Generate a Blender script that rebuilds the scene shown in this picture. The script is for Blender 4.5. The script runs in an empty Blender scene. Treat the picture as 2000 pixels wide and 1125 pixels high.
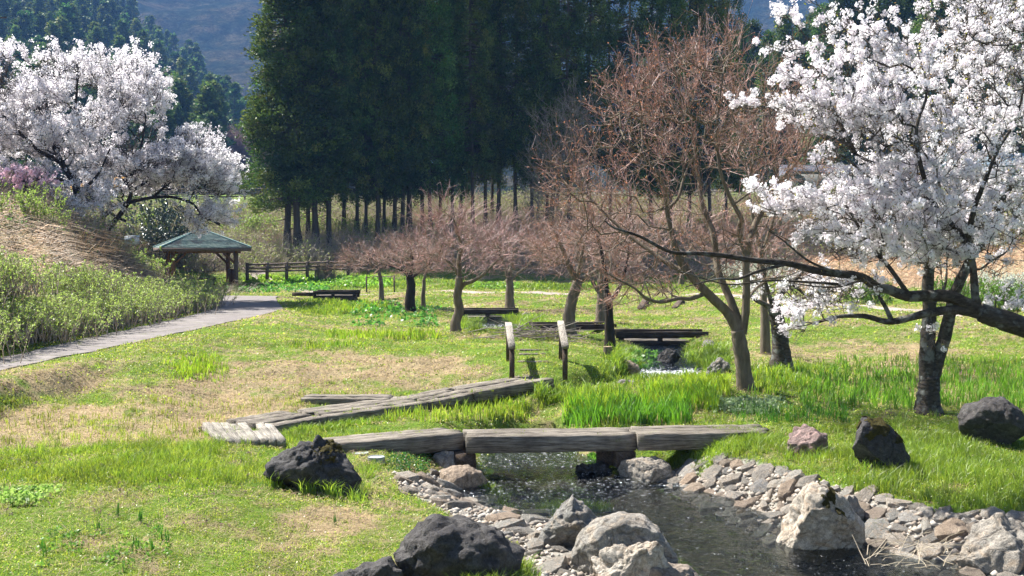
import bpy, bmesh, math, random
import numpy as np
from mathutils import Vector, noise as mnoise

rng = np.random.default_rng(11)
random.seed(5)
F, CZ = 2300.0, 3.4
TH = math.atan(82.5 / F)
ct, st = math.cos(TH), math.sin(TH)
scene = bpy.context.scene
COL = scene.collection

# ------------------------------------------------------------------ survey helpers
def P(px, py, Y):
    a, b = (px - 1000) / F, (562.5 - py) / F
    dx, dy, dz = a, ct + b * st, -st + b * ct
    t = Y / dy
    return (dx * t, Y, CZ + dz * t)
def PZ(px, py, z):
    a, b = (px - 1000) / F, (562.5 - py) / F
    dx, dy, dz = a, ct + b * st, -st + b * ct
    t = (z - CZ) / dz
    return (dx * t, dy * t, z)
def proj(x, y, z):
    f = y * ct - (z - CZ) * st
    u = y * st + (z - CZ) * ct
    return 1000 + F * x / f, 562.5 - F * u / f
def sm(a, b, x):
    t = np.clip((x - a) / (b - a), 0, 1)
    return t * t * (3 - 2 * t)
def _h(ix, iy, s):
    n = (ix.astype(np.int64) * 374761393 + iy.astype(np.int64) * 668265263 + s * 1442695041) & 0x7fffffff
    n = ((n ^ (n >> 13)) * 1274126177) & 0x7fffffff
    return ((n ^ (n >> 16)) & 0xffff) / 65535.0
def vn(x, y, sc, s=0, oc=3):
    x = np.asarray(x, float); y = np.asarray(y, float)
    r = 0; a = 1; tot = 0
    for o in range(oc):
        X, Y = x / sc + 37.1 * o, y / sc + 11.7 * o
        ix, iy = np.floor(X), np.floor(Y)
        fx, fy = X - ix, Y - iy
        fx = fx * fx * (3 - 2 * fx); fy = fy * fy * (3 - 2 * fy)
        v = (_h(ix, iy, s + o) * (1 - fx) + _h(ix + 1, iy, s + o) * fx) * (1 - fy) + (_h(ix, iy + 1, s + o) * (1 - fx) + _h(ix + 1, iy + 1, s + o) * fx) * fy
        r = r + a * v; tot += a; a *= .5; sc *= .5
    return r / tot
def inpoly(x, y, poly):
    r = np.zeros(np.shape(x), bool)
    n = len(poly)
    for i in range(n):
        x0, y0 = poly[i][:2]; x1, y1 = poly[(i + 1) % n][:2]
        if y0 == y1: continue
        c = ((y0 > y) != (y1 > y)) & (x < (x1 - x0) * (y - y0) / (y1 - y0) + x0)
        r ^= c
    return r

# ------------------------------------------------------------------ mesh buffer
class MB:
    def __init__(s): s.v = []; s.f = {3: [], 4: []}; s.c = []; s.n = 0; s.poly = []
    def add(s, v, q=None, t=None, col=None):
        v = np.asarray(v, float).reshape(-1, 3)
        if q is not None and len(q): s.f[4].append(np.asarray(q, int).reshape(-1, 4) + s.n)
        if t is not None and len(t): s.f[3].append(np.asarray(t, int).reshape(-1, 3) + s.n)
        s.v.append(v)
        if col is None: col = (1, 1, 1)
        c = np.asarray(col, float)
        if c.ndim == 1: c = np.tile(c, (len(v), 1))
        s.c.append(c); s.n += len(v)
        return s
    def build(s, name, mat, parent=None, origin=(0, 0, 0), smooth=False):
        me = bpy.data.meshes.new(name)
        V = np.concatenate(s.v) - np.array(origin)
        t = np.concatenate(s.f[3]) if s.f[3] else np.zeros((0, 3), int)
        q = np.concatenate(s.f[4]) if s.f[4] else np.zeros((0, 4), int)
        me.vertices.add(len(V)); me.vertices.foreach_set('co', V.astype(np.float32).ravel())
        nl = t.size + q.size
        me.loops.add(nl); me.loops.foreach_set('vertex_index', np.concatenate([t.ravel(), q.ravel()]).astype(np.int32))
        me.polygons.add(len(t) + len(q))
        ls = np.concatenate([np.arange(len(t)) * 3, t.size + np.arange(len(q)) * 4]).astype(np.int32)
        me.polygons.foreach_set('loop_start', ls)
        me.polygons.foreach_set('loop_total', np.concatenate([np.full(len(t), 3), np.full(len(q), 4)]).astype(np.int32))
        if smooth: me.polygons.foreach_set('use_smooth', np.ones(len(t) + len(q), bool))
        ca = me.color_attributes.new('Col', 'FLOAT_COLOR', 'POINT')
        C = np.concatenate(s.c); C = np.concatenate([C, np.ones((len(C), 1))], 1)
        ca.data.foreach_set('color', C.astype(np.float32).ravel())
        me.update(calc_edges=True); me.materials.append(mat)
        o = bpy.data.objects.new(name, me); COL.objects.link(o)
        if parent is not None: o.parent = parent
        return o
def tag(o, label=None, cat=None, group=None, kind=None):
    if label: o['label'] = label
    if cat: o['category'] = cat
    if group: o['group'] = group
    if kind: o['kind'] = kind
    return o
def thing(name, label, cat, loc, group=None, rz=0):
    o = bpy.data.objects.new(name, None); COL.objects.link(o)
    o.location = loc; o.rotation_euler = (0, 0, rz); o.empty_display_size = .2
    return tag(o, label, cat, group)
def dup(root, loc, rz=0, sc=1, label=None, group=None):
    r = root.copy(); COL.objects.link(r); r.location = loc; r.rotation_euler = (0, 0, rz)
    r.scale = (sc, sc, sc) if not isinstance(sc, tuple) else sc
    if label: r['label'] = label
    if group: r['group'] = group
    for ch in list(root.children):
        c = ch.copy(); COL.objects.link(c); c.parent = r
    return r
def structure(o): o['kind'] = 'structure'; return o
def stuff(o, label, cat): return tag(o, label, cat, None, 'stuff')

def box(mb, c, size, rz=0, tilt=0, col=(1, 1, 1), rx=0, jit=0.0):
    sx, sy, sz = [k / 2 for k in size]
    v = np.array([(x, y, z) for x in (-sx, sx) for y in (-sy, sy) for z in (-sz, sz)], float)
    if jit: v += rng.uniform(-jit, jit, v.shape)
    if tilt:
        a = math.cos(tilt), math.sin(tilt); v = np.stack([v[:, 0] * a[0] - v[:, 2] * a[1], v[:, 1], v[:, 0] * a[1] + v[:, 2] * a[0]], 1)
    if rx:
        a = math.cos(rx), math.sin(rx); v = np.stack([v[:, 0], v[:, 1] * a[0] - v[:, 2] * a[1], v[:, 1] * a[1] + v[:, 2] * a[0]], 1)
    a = math.cos(rz), math.sin(rz); v = np.stack([v[:, 0] * a[0] - v[:, 1] * a[1], v[:, 0] * a[1] + v[:, 1] * a[0], v[:, 2]], 1)
    v += np.array(c)
    mb.add(v, [(0, 1, 3, 2), (4, 6, 7, 5), (0, 4, 5, 1), (2, 3, 7, 6), (0, 2, 6, 4), (1, 5, 7, 3)], col=col)
def beam(mb, p0, p1, w, h, n=6, jit=.006, col=(1, 1, 1), w1=None, h1=None):
    """a sawn timber from p0 to p1 (centre line of its top face), weathered edges"""
    p0, p1 = np.array(p0, float), np.array(p1, float)
    d = p1 - p0; L = np.linalg.norm(d); d /= L
    s = np.cross(d, (0, 0, 1)); s /= np.linalg.norm(s); u = np.cross(s, d)
    n = max(2, n); rings = []
    b = min(w, h) * .07
    prof = [(-w / 2 + b, 0), (w / 2 - b, 0), (w / 2, -b), (w / 2, -h + b), (w / 2 - b, -h), (-w / 2 + b, -h), (-w / 2, -h + b), (-w / 2, -b)]
    for i in range(n + 1):
        c = p0 + d * L * i / n
        for a, q in prof:
            rings.append(c + s * (a + rng.uniform(-jit, jit)) + u * (q + rng.uniform(-jit, jit)))
    q = []
    for i in range(n):
        for k in range(8):
            q.append((i * 8 + k, i * 8 + (k + 1) % 8, i * 8 + 8 + (k + 1) % 8, i * 8 + 8 + k))
    e0 = [(0, 3, 2, 1), (0, 7, 4, 3), (7, 6, 5, 4)]
    o = n * 8
    e1 = [(o + a, o + b_, o + c_, o + d_) for a, b_, c_, d_ in ((0, 1, 2, 3), (0, 3, 4, 7), (7, 4, 5, 6))]
    mb.add(rings, q + e0 + e1, col=col)

def catmull(pts, k):
    pts = np.array(pts, float)
    if len(pts) < 3: 
        t = np.linspace(0, 1, k + 1)[:, None]; return pts[0] * (1 - t) + pts[-1] * t
    P_ = np.vstack([2 * pts[0] - pts[1], pts, 2 * pts[-1] - pts[-2]])
    out = []
    for i in range(1, len(P_) - 2):
        t = (np.arange(k) / k)[:, None]
        a, b, c, d = P_[i - 1], P_[i], P_[i + 1], P_[i + 2]
        out.append(.5 * ((2 * b) + (-a + c) * t + (2 * a - 5 * b + 4 * c - d) * t ** 2 + (-a + 3 * b - 3 * c + d) * t ** 3))
    return np.vstack(out + [pts[-1:]])
def tube(mb, pts, rad, n=9, rough=.06, col=(1, 1, 1)):
    pts = np.array(pts, float); rad = np.array(rad, float)
    T = np.gradient(pts, axis=0); T /= np.linalg.norm(T, axis=1)[:, None] + 1e-9
    ref = np.array((1, 0, 0.)) if abs(T[0][0]) < .8 else np.array((0, 1., 0))
    V = []
    for i in range(len(pts)):
        ref = ref - T[i] * ref.dot(T[i]); ref /= np.linalg.norm(ref) + 1e-9
        b = np.cross(T[i], ref)
        a = np.arange(n) * 2 * math.pi / n
        r = rad[i] * (1 + rng.uniform(-rough, rough, n))
        V.append(pts[i] + (np.cos(a) * r)[:, None] * ref + (np.sin(a) * r)[:, None] * b)
    V = np.vstack(V); q = []
    i = np.arange(len(pts) - 1)[:, None] * n; k = np.arange(n)[None]
    q = np.stack([i + k, i + (k + 1) % n, i + n + (k + 1) % n, i + n + k], -1).reshape(-1, 4)
    base = len(V); V = np.vstack([V, pts[-1:]])
    t = [(base - n + j, base - n + (j + 1) % n, base) for j in range(n)]
    mb.add(V, q, t, col=col)
def prisms(mb, a, b, ra, rb, n=3, col=(1, 1, 1)):
    """many tapered twigs at once"""
    a = np.asarray(a, float); b = np.asarray(b, float); m = len(a)
    if m == 0: return
    d = b - a; d /= np.linalg.norm(d, axis=1)[:, None] + 1e-9
    ref = np.where(np.abs(d[:, :1]) < .8, np.array([[1., 0, 0]]), np.array([[0, 1., 0]]))
    u = np.cross(d, ref); u /= np.linalg.norm(u, axis=1)[:, None]; w = np.cross(d, u)
    ra = np.broadcast_to(ra, (m,)); rb = np.broadcast_to(rb, (m,))
    ang = np.arange(n) * 2 * math.pi / n
    off = np.cos(ang)[None, :, None] * u[:, None] + np.sin(ang)[None, :, None] * w[:, None]
    V = np.concatenate([a[:, None] + off * ra[:, None, None], b[:, None] + off * rb[:, None, None]], 1).reshape(-1, 3)
    k = np.arange(n); base = (np.arange(m) * 2 * n)[:, None]
    q = np.stack([base + k, base + (k + 1) % n, base + n + (k + 1) % n, base + n + k], -1).reshape(-1, 4)
    c = np.asarray(col, float)
    if c.ndim == 2: c = np.repeat(c, 2 * n, 0)
    mb.add(V, q, col=c)
def unit(v): return v / (np.linalg.norm(v, axis=-1, keepdims=True) + 1e-9)
def leaves(mb, pos, size, col, nrm=None, aspect=.6, spread=1.0):
    """a rhombic leaf at each position, random facing"""
    m = len(pos)
    if m == 0: return
    d = unit(rng.normal(size=(m, 3)) if nrm is None else nrm + spread * rng.normal(size=(m, 3)))
    r = unit(np.cross(d, rng.normal(size=(m, 3))))
    size = np.broadcast_to(size, (m,))[:, None]
    s2 = r * size * aspect * .5; l = d * size * .5
    V = np.stack([pos - l, pos + s2, pos + l, pos - s2], 1).reshape(-1, 3)
    c = np.asarray(col, float)
    if c.ndim == 2: c = np.repeat(c, 4, 0)
    mb.add(V, np.arange(m * 4).reshape(-1, 4), col=c)
FL_A = np.arange(5) * 2 * math.pi / 5
def flowers(mb, pos, nrm, size, col):
    """five-petalled blossoms"""
    m = len(pos); d = unit(nrm)
    u = unit(np.cross(d, rng.normal(size=(m, 3)))); w = np.cross(d, u)
    size = np.broadcast_to(size, (m,))[:, None, None]
    def ringp(da, r, h):
        a = FL_A + da
        return pos[:, None] + (np.cos(a)[None, :, None] * u[:, None] + np.sin(a)[None, :, None] * w[:, None]) * size * r + d[:, None] * size * h
    V = np.concatenate([pos[:, None], ringp(-.5, .36, .10), ringp(0, .52, .16), ringp(.5, .36, .10)], 1)
    base = (np.arange(m) * 16)[:, None]; k = np.arange(5)
    q = np.stack([base + 0 * k, base + 1 + k, base + 6 + k, base + 11 + k], -1).reshape(-1, 4)
    mb.add(V.reshape(-1, 3), q, col=np.repeat(col, 16, 0))

# ------------------------------------------------------------------ materials
class N:
    def __init__(s, name):
        s.m = bpy.data.materials.new(name); s.m.use_nodes = True; s.t = s.m.node_tree; s.t.nodes.clear()
        s.out = s.n('ShaderNodeOutputMaterial')
    def n(s, ty, **kw):
        x = s.t.nodes.new(ty)
        for k, v in kw.items():
            if k[0] == '_': x.inputs[int(k[1:])].default_value = v
            else: setattr(x, k, v)
        return x
    def l(s, a, b, ai=0, bi=0):
        s.t.links.new(a.outputs[ai], b.inputs[bi])
    def noise(s, scale, detail=6, rough=.6, vec=None, dist=0):
        x = s.n('ShaderNodeTexNoise'); x.inputs['Scale'].default_value = scale; x.inputs['Detail'].default_value = detail
        x.inputs['Roughness'].default_value = rough; x.inputs['Distortion'].default_value = dist
        if vec is not None: s.t.links.new(vec, x.inputs['Vector'])
        return x
    def coord(s, scale=(1, 1, 1), kind='Object'):
        tc = s.n('ShaderNodeTexCoord'); mp = s.n('ShaderNodeMapping'); mp.inputs['Scale'].default_value = scale
        s.t.links.new(tc.outputs[kind], mp.inputs['Vector']); return mp.outputs[0]
    def ramp(s, src, stops):
        r = s.n('ShaderNodeValToRGB'); e = r.color_ramp.elements
        while len(e) < len(stops): e.new(.5)
        for el, (p, c) in zip(e, stops): el.position = p; el.color = tuple(c) + (1,) if len(c) == 3 else c
        s.t.links.new(src, r.inputs[0]); return r.outputs[0]
    def mix(s, a, b, fac, mode='MIX'):
        x = s.n('ShaderNodeMix', data_type='RGBA', blend_type=mode)
        for i, v in ((0, fac), (6, a), (7, b)):
            if hasattr(v, 'is_linked') or hasattr(v, 'links'): s.t.links.new(v, x.inputs[i])
            else: x.inputs[i].default_value = v if i == 0 else tuple(v) + (1,)
        return x.outputs[2]
    def attr(s, name='Col'):
        a = s.n('ShaderNodeAttribute'); a.attribute_name = name; return a.outputs[0]
    def bump(s, h, strength, dist=.02):
        b = s.n('ShaderNodeBump'); b.inputs['Strength'].default_value = strength; b.inputs['Distance'].default_value = dist
        s.t.links.new(h, b.inputs['Height']); return b.outputs[0]
    def pbr(s, col, rough=.8, normal=None, spec=.3):
        p = s.n('ShaderNodeBsdfPrincipled')
        if isinstance(col, tuple): p.inputs['Base Color'].default_value = col + (1,)
        else: s.t.links.new(col, p.inputs['Base Color'])
        if isinstance(rough, (int, float)): p.inputs['Roughness'].default_value = rough
        else: s.t.links.new(rough, p.inputs['Roughness'])
        p.inputs['Specular IOR Level'].default_value = spec
        if normal is not None: s.t.links.new(normal, p.inputs['Normal'])
        s.t.links.new(p.outputs[0], s.out.inputs[0]); return s.m

def foliage(name, transl=.45, gain=1.0, tint=(1, 1, 1), gloss=.04, vary=None):
    """thin leaf: diffuse + translucent, colour per leaf from the mesh"""
    k = N(name); c = k.attr()
    nz = k.noise(1.3, 2, vec=k.coord())
    c = k.mix(c, k.ramp(nz.outputs[0], [(.3, (.72, .72, .72)), (.7, (1.25, 1.25, 1.25))]), 1.0, 'MULTIPLY')
    if vary:
        oi = k.n('ShaderNodeObjectInfo'); c = k.mix(c, k.ramp(oi.outputs['Random'], vary), 1.0, 'MULTIPLY')
    c2 = k.mix(c, tuple(gain * t for t in tint), 1.0, 'MULTIPLY')
    d = k.n('ShaderNodeBsdfDiffuse'); t = k.n('ShaderNodeBsdfTranslucent'); m = k.n('ShaderNodeMixShader')
    k.t.links.new(c, d.inputs[0]); k.t.links.new(c2, t.inputs[0]); m.inputs[0].default_value = transl
    k.l(d, m, 0, 1); k.l(t, m, 0, 2)
    g = k.n('ShaderNodeBsdfGlossy'); g.inputs[1].default_value = .45; m2 = k.n('ShaderNodeMixShader'); m2.inputs[0].default_value = gloss
    k.l(m, m2, 0, 1); k.l(g, m2, 0, 2); k.l(m2, k.out); return k.m
def bark(name, c0, c1, scale=8, lichen=None, stretch=(1, 1, .25)):
    k = N(name); v = k.coord(stretch)
    a = k.noise(scale, 8, .7, v)
    c = k.ramp(a.outputs[0], [(.3, c0), (.68, c1)])
    if lichen:
        b = k.noise(5, 5, .6, k.coord()); c = k.mix(c, lichen, k.ramp(b.outputs[0], [(.52, (0, 0, 0)), (.62, (1, 1, 1))]))
    return k.pbr(c, .9, k.bump(a.outputs[0], .9, .03), .15)
def rock(name, c0, c1, c2=None, scale=1.6, moss=None, bmp=1.0, lich=.5):
    k = N(name); v = k.coord(kind='Object')
    a = k.noise(scale, 10, .65, v); b = k.noise(scale * 9, 8, .7, v); s_ = k.noise(scale * 45, 4, .6, v)
    c = k.ramp(a.outputs[0], [(.32, c0), (.66, c1)])
    oi = k.n('ShaderNodeObjectInfo'); c = k.mix(c, k.ramp(oi.outputs['Random'], [(0, (.62, .64, .66)), (.35, (.95, .92, .88)), (.7, (1.08, .98, .88)), (1, (.8, .82, .86))]), .85 if name != 'dark_basalt' else .3, 'MULTIPLY')
    if c2: c = k.mix(c, c2, k.ramp(k.noise(scale * 1.7, 8, .7, k.coord((1, 1, 1.7)), 1.2).outputs[0], [(.5, (0, 0, 0)), (.66, (.8, .8, .8))]))
    c = k.mix(c, k.ramp(b.outputs[0], [(.3, (.45, .45, .45)), (.55, (1, 1, 1)), (.72, (1.35, 1.35, 1.35))]), 1.0, 'MULTIPLY')
    c = k.mix(c, k.ramp(s_.outputs[0], [(.35, (.7, .7, .7)), (.65, (1.2, 1.2, 1.2))]), 1.0, 'MULTIPLY')
    h = k.mix(b.outputs[0], s_.outputs[0], .35)
    vo = k.n('ShaderNodeTexVoronoi', feature='DISTANCE_TO_EDGE'); vo.inputs['Scale'].default_value = scale * 1.7
    wv = k.mix(k.coord(kind='Object'), k.noise(2.5, 4, .6, v).outputs[1], .28); k.t.links.new(wv, vo.inputs['Vector'])
    cr = k.ramp(vo.outputs[0], [(0, (0, 0, 0)), (.035, (1, 1, 1))])
    c = k.mix(c, k.mix((.62, .6, .58), (1, 1, 1), cr), 1.0, 'MULTIPLY')
    h2 = k.mix(h, cr, .12)
    c = k.mix(c, (.42, .42, .36), k.ramp(k.noise(5.5, 7, .72, v, .4).outputs[0], [(.62, (0, 0, 0)), (.68, (lich,) * 3)]))
    if moss:
        g = k.n('ShaderNodeNewGeometry'); sp = k.n('ShaderNodeSeparateXYZ'); k.l(g, sp, 1, 0)
        f = k.ramp(k.noise(3.2, 4, .6, v).outputs[0], [(.54, (0, 0, 0)), (.6, (1, 1, 1))])
        up = k.ramp(sp.outputs[2], [(.45, (0, 0, 0)), (.75, (1, 1, 1))])
        c = k.mix(c, moss, k.mix(f, up, 1.0, 'MULTIPLY'))
    return k.pbr(c, .86, k.bump(h2, bmp, .045), .25)
def timber(name, c0, c1, axis=(1, 1, 1), moss=True):
    k = N(name)
    v = k.coord(axis)
    a = k.noise(6, 8, .7, v); b = k.noise(2.2, 5, .6, k.coord())
    c = k.ramp(a.outputs[0], [(.3, c0), (.5, tuple((x + y) / 2 for x, y in zip(c0, c1))), (.7, c1)])
    c = k.mix(c, k.ramp(b.outputs[0], [(.3, (.6, .6, .6)), (.65, (1.15, 1.12, 1.05))]), 1.0, 'MULTIPLY')
    if moss: c = k.mix(c, (.12, .13, .04), k.ramp(k.noise(3.1, 6, .7, k.coord()).outputs[0], [(.6, (0, 0, 0)), (.7, (.6, .6, .6))]))
    return k.pbr(c, .9, k.bump(a.outputs[0], 1.0, .018), .15)

M = {}
M['grass'] = foliage('grass_blades', .5, 1.25, (1.0, 1.0, .7))
M['straw'] = foliage('dry_straw', .45, 1.1)
M['petal'] = foliage('white_petals', .6, 1.03, gloss=.02)
M['leaf'] = foliage('fresh_leaves', .5, 1.3)
M['gloss_leaf'] = foliage('glossy_leaves', .15, 1.0, gloss=.16)
M['needle'] = foliage('cedar_needles', .25, 1.2, gloss=.03, vary=[(0, (.55, .62, .7)), (.35, (.85, .95, .9)), (.7, (1.3, 1.2, .9)), (1, (1.0, 1.35, 1.1))])
M['twig'] = foliage('red_twigs', .12, 1.0, gloss=.05)
M['bark_maple'] = bark('maple_bark', (.085, .065, .045), (.22, .185, .14), 9)
M['bark_cherry'] = bark('cherry_bark', (.018, .015, .013), (.10, .085, .07), 10, (.16, .165, .15), (1, 1, 2.5))
M['bark_dark'] = bark('dark_bark', (.015, .012, .01), (.05, .04, .032), 9)
M['bark_cedar'] = bark('cedar_bark', (.045, .038, .03), (.13, .112, .09), 5, None, (1, 1, .12))
M['rock_dark'] = rock('dark_basalt', (.042, .04, .042), (.09, .086, .086), (.12, .115, .11), moss=None, lich=.16)
M['rock_grey'] = rock('grey_stone', (.2, .195, .18), (.36, .34, .31), (.42, .33, .24), bmp=1.0)
M['rock_pale'] = rock('pale_cracked_stone', (.36, .34, .30), (.52, .50, .46), (.46, .33, .22), 1.9, bmp=1.0)
M['rock_brown'] = rock('brown_granite', (.24, .19, .145), (.38, .32, .26), None, 2.2, bmp=.9)
M['rock_pink'] = rock('pink_stone', (.2, .15, .14), (.36, .27, .25), (.5, .33, .3), 2.2)
M['moss'] = rock('yellow_moss', (.07, .06, .01), (.14, .12, .02), None, 9, bmp=1.5)
def wood_along(name, c0, c1, ang=0, moss=True):
    k = N(name); tc = k.n('ShaderNodeTexCoord'); mr = k.n('ShaderNodeMapping'); mr.inputs['Rotation'].default_value = (0, 0, -ang)
    k.t.links.new(tc.outputs['Object'], mr.inputs['Vector'])
    mp = k.n('ShaderNodeMapping'); mp.inputs['Scale'].default_value = (.6, 10, 10); k.l(mr, mp)
    a = k.noise(4.5, 8, .68, mp.outputs[0]); b = k.noise(1.8, 5, .6, k.coord())
    c = k.ramp(a.outputs[0], [(.34, c0), (.62, c1)])
    c = k.mix(c, k.ramp(b.outputs[0], [(.3, (.55, .53, .5)), (.65, (1.15, 1.12, 1.08))]), 1.0, 'MULTIPLY')
    if moss: c = k.mix(c, (.13, .14, .05), k.ramp(k.noise(4.1, 6, .75, k.coord()).outputs[0], [(.58, (0, 0, 0)), (.68, (.55, .55, .55))]))
    return k.pbr(c, .9, k.bump(a.outputs[0], 1.0, .03), .15)

def pm(name, col, rough=.6, bump=0, scale=20, var=.25, metal=0):
    k = N(name); a = k.noise(scale, 6, .6, k.coord())
    c = k.mix(col, k.ramp(a.outputs[0], [(.3, (1 - var,) * 3), (.7, (1 + var,) * 3)]), 1.0, 'MULTIPLY')
    m = k.pbr(c, rough, k.bump(a.outputs[0], bump, .01) if bump else None)
    for n_ in k.t.nodes:
        if n_.type == 'BSDF_PRINCIPLED': n_.inputs['Metallic'].default_value = metal
    return m

# ------------------------------------------------------------------ terrain
ctrl = []
def cz(px, py, z): x, y, _ = PZ(px, py, z); ctrl.append((x, y, z))
def cy(px, py, Y): x, y, z = P(px, py, Y); ctrl.append((x, y, z))
def cw(x, y, z): ctrl.append((x, y, z))
for a in [(-300, 1125, .6), (0, 1125, .55), (400, 1125, .5), (720, 1125, .42), (-200, 900, .62), (0, 900, .6), (250, 900, .6), (420, 870, .58), (540, 940, .5), (740, 950, .36), (850, 1000, .3),
          (-200, 840, .5), (0, 840, .5), (200, 835, .5), (400, 800, .52), (600, 800, .52), (0, 790, .55), (150, 770, .6), (450, 775, .58), (700, 775, .55), (850, 765, .6),
          (0, 735, 1.03), (100, 712, 1.06), (250, 690, 1.08), (400, 690, 1.03), (560, 686, 1.02), (700, 680, 1.02), (850, 682, 1.0), (960, 690, .98), (1000, 727, .92), (1100, 725, .92), (1000, 690, 1.06), (1080, 688, 1.06),
          (900, 740, .72), (1085, 750, .8), (1180, 745, .78), (1000, 790, .55), (850, 830, .45), (1100, 820, .5), (950, 830, .42), (700, 870, .42),
          (650, 655, .96), (800, 655, .93), (1050, 660, 1.0), (650, 620, .96), (800, 612, 1.0), (895, 652, .95), (560, 620, 1.08), (600, 595, 1.1),
          (1190, 685, .9), (1110, 655, .98), (1175, 632, 1.02), (995, 605, 1.0), (1100, 610, .98), (1250, 620, 1.0), (1350, 625, .95), (1000, 578, 1.25), (1200, 575, 1.28), (1400, 577, 1.25), (800, 585, 1.12), (800, 572, 1.2),
          (1450, 772, .72), (1525, 713, .95), (1380, 730, .75), (1400, 700, .85), (1380, 665, .95), (1500, 660, 1.05), (1600, 680, .85), (1800, 700, .8), (2000, 700, .8), (2200, 700, .8), (1600, 650, 1.05), (1800, 650, 1.05), (2100, 655, 1.05), (1650, 605, 1.18), (2000, 622, 1.18), (2300, 630, 1.2),
          (1600, 740, .72), (1800, 740, .7), (2000, 750, .7), (1815, 805, .6), (2000, 800, .62), (1600, 800, .6), (2200, 820, .6), (1400, 830, .55), (1480, 845, .56), (1400, 885, .45), (1560, 925, .42), (1700, 920, .5), (1900, 870, .56), (1750, 975, .38), (2000, 1000, .36), (2200, 1010, .4), (1900, 1000, .38)]: cz(*a)
for a in [(1250, 560, 62), (1000, 555, 63), (1600, 570, 55), (2000, 580, 50), (700, 550, 66), (480, 548, 68), (440, 566, 62), (350, 562, 65), (520, 545, 69), (620, 540, 68),
          (500, 533, 70), (700, 533, 70), (500, 512, 72), (560, 494, 74), (640, 494, 74), (740, 480, 76), (580, 490, 78), (740, 466, 82), (860, 455, 84), (1000, 436, 87), (1100, 425, 90), (830, 530, 70), (950, 520, 72), (900, 490, 76),
          (1100, 520, 72), (1200, 480, 80), (1300, 540, 68), (1300, 470, 84), (1400, 400, 100), (1550, 392, 102), (1500, 450, 88), (1600, 520, 68), (1700, 400, 98), (1700, 480, 78), (1850, 400, 96), (1900, 500, 70), (2000, 410, 92), (2000, 530, 60), (2300, 420, 90), (2300, 560, 55),
          (1400, 384, 112), (1700, 384, 112), (2000, 384, 112), (2400, 384, 112), (1100, 392, 112), (900, 398, 110), (700, 402, 106), (600, 408, 98), (620, 446, 86), (900, 425, 92), (500, 470, 84), (420, 480, 80), (440, 400, 112), (440, 388, 120), (300, 388, 120), (150, 388, 120), (0, 388, 120), (-300, 388, 120), (300, 420, 100), (250, 450, 80), (350, 500, 74), (300, 520, 66),
          (0, 488, 30), (-200, 465, 30), (0, 448, 35), (0, 412, 38), (-200, 400, 38), (100, 488, 34), (110, 428, 41), (145, 438, 44), (205, 462, 49), (160, 490, 38), (240, 505, 44), (290, 515, 50), (320, 530, 56), (260, 480, 55), (80, 440, 62), (-100, 420, 60), (150, 440, 70)]: cy(*a)
for a in [(-10.8, 22, 1.05), (-10.9, 26, 1.1), (-10.9, 30, 1.12), (-10.9, 36, 1.12), (-11.0, 42, 1.12), (-12.3, 24, 1.12), (-12.3, 30, 1.15), (-12.3, 36, 1.15), (-12.4, 42, 1.15), (-14, 26, 1.9), (-14, 32, 2.0), (-14, 38, 2.0), (-9.9, 20, 1.0), (-9.5, 16, .8), (-13, 18, 1.6), (-9.3, 30, 1.1), (-8.9, 34, 1.1), (-9.2, 40, 1.1), (-8.5, 38, 1.1), (-11.5, 50, 1.12), (-12.5, 54, 1.13), (-15, 56, 1.15), (-16, 48, 1.6),
          (0, 4, .5), (-3, 4, .5), (3, 4, .45), (-6, 8, .6), (6, 9, .5), (4, 11, .4), (0, 10.5, .4), (-60, 20, 6), (60, 20, 3), (-50, 60, 8), (60, 60, 4), (-90, 130, 10), (90, 130, 8), (0, 150, 8.6), (-60, 150, 9), (60, 150, 8.6)]: cw(*a)
ctrl = np.array(ctrl)
def ks(x, y): return np.stack([3.2 * x / np.maximum(y, 1), np.log(y)], -1)
K = ks(ctrl[:, 0], ctrl[:, 1])
def phi(r2): return .5 * r2 * np.log(r2 + 1e-9)
n_ = len(K)
A = np.zeros((n_ + 3, n_ + 3)); A[:n_, :n_] = phi(((K[:, None] - K[None]) ** 2).sum(-1)) + np.eye(n_) * 2e-3
A[:n_, n_] = 1; A[:n_, n_ + 1:] = K; A[n_, :n_] = 1; A[n_ + 1:, :n_] = K.T
W = np.linalg.solve(A, np.concatenate([ctrl[:, 2], [0, 0, 0]]))
def tps(x, y):
    k = ks(x, y); out = np.empty(len(k))
    for i in range(0, len(k), 20000):
        q = k[i:i + 20000]
        out[i:i + 20000] = phi(((q[:, None] - K[None]) ** 2).sum(-1)) @ W[:n_] + W[n_] + q @ W[n_ + 1:]
    return out
# stream: x, y, half width, water level
S = np.array([(6.5, 2, 1.6, -.02), (5.4, 6, 1.5, -.01), (4.4, 9.5, 1.5, 0), (3.35, 11.8, 1.3, 0), (2.7, 13.4, .85, 0), (1.75, 14.8, 1.15, 0), (.85, 16.2, 1.35, 0), (.8, 17.3, 1.2, .01), (.4, 18.4, .72, .03), (.3, 19.4, .42, .08),
              (.5, 20.6, .2, .15), (1.2, 22.3, .15, .24), (2.4, 24, .22, .36), (3.3, 25.2, .5, .50), (3.45, 26.2, .55, .68), (3.6, 27.6, .5, .76), (3.85, 29.5, .45, .78), (3.9, 31.2, .45, .80), (3.2, 32.8, .45, .81), (1.6, 34.2, .5, .82), (0.1, 35, .55, .84),
              (-.6, 35.7, .6, .86), (-.75, 36.8, .6, .98), (-.85, 38.5, .45, 1.0), (-1.1, 41, .45, 1.01), (-2.5, 44.5, .45, 1.01), (-5, 48, .5, 1.01), (-8, 51, .5, 1.02), (-11, 54, .4, 1.02)])
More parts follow.
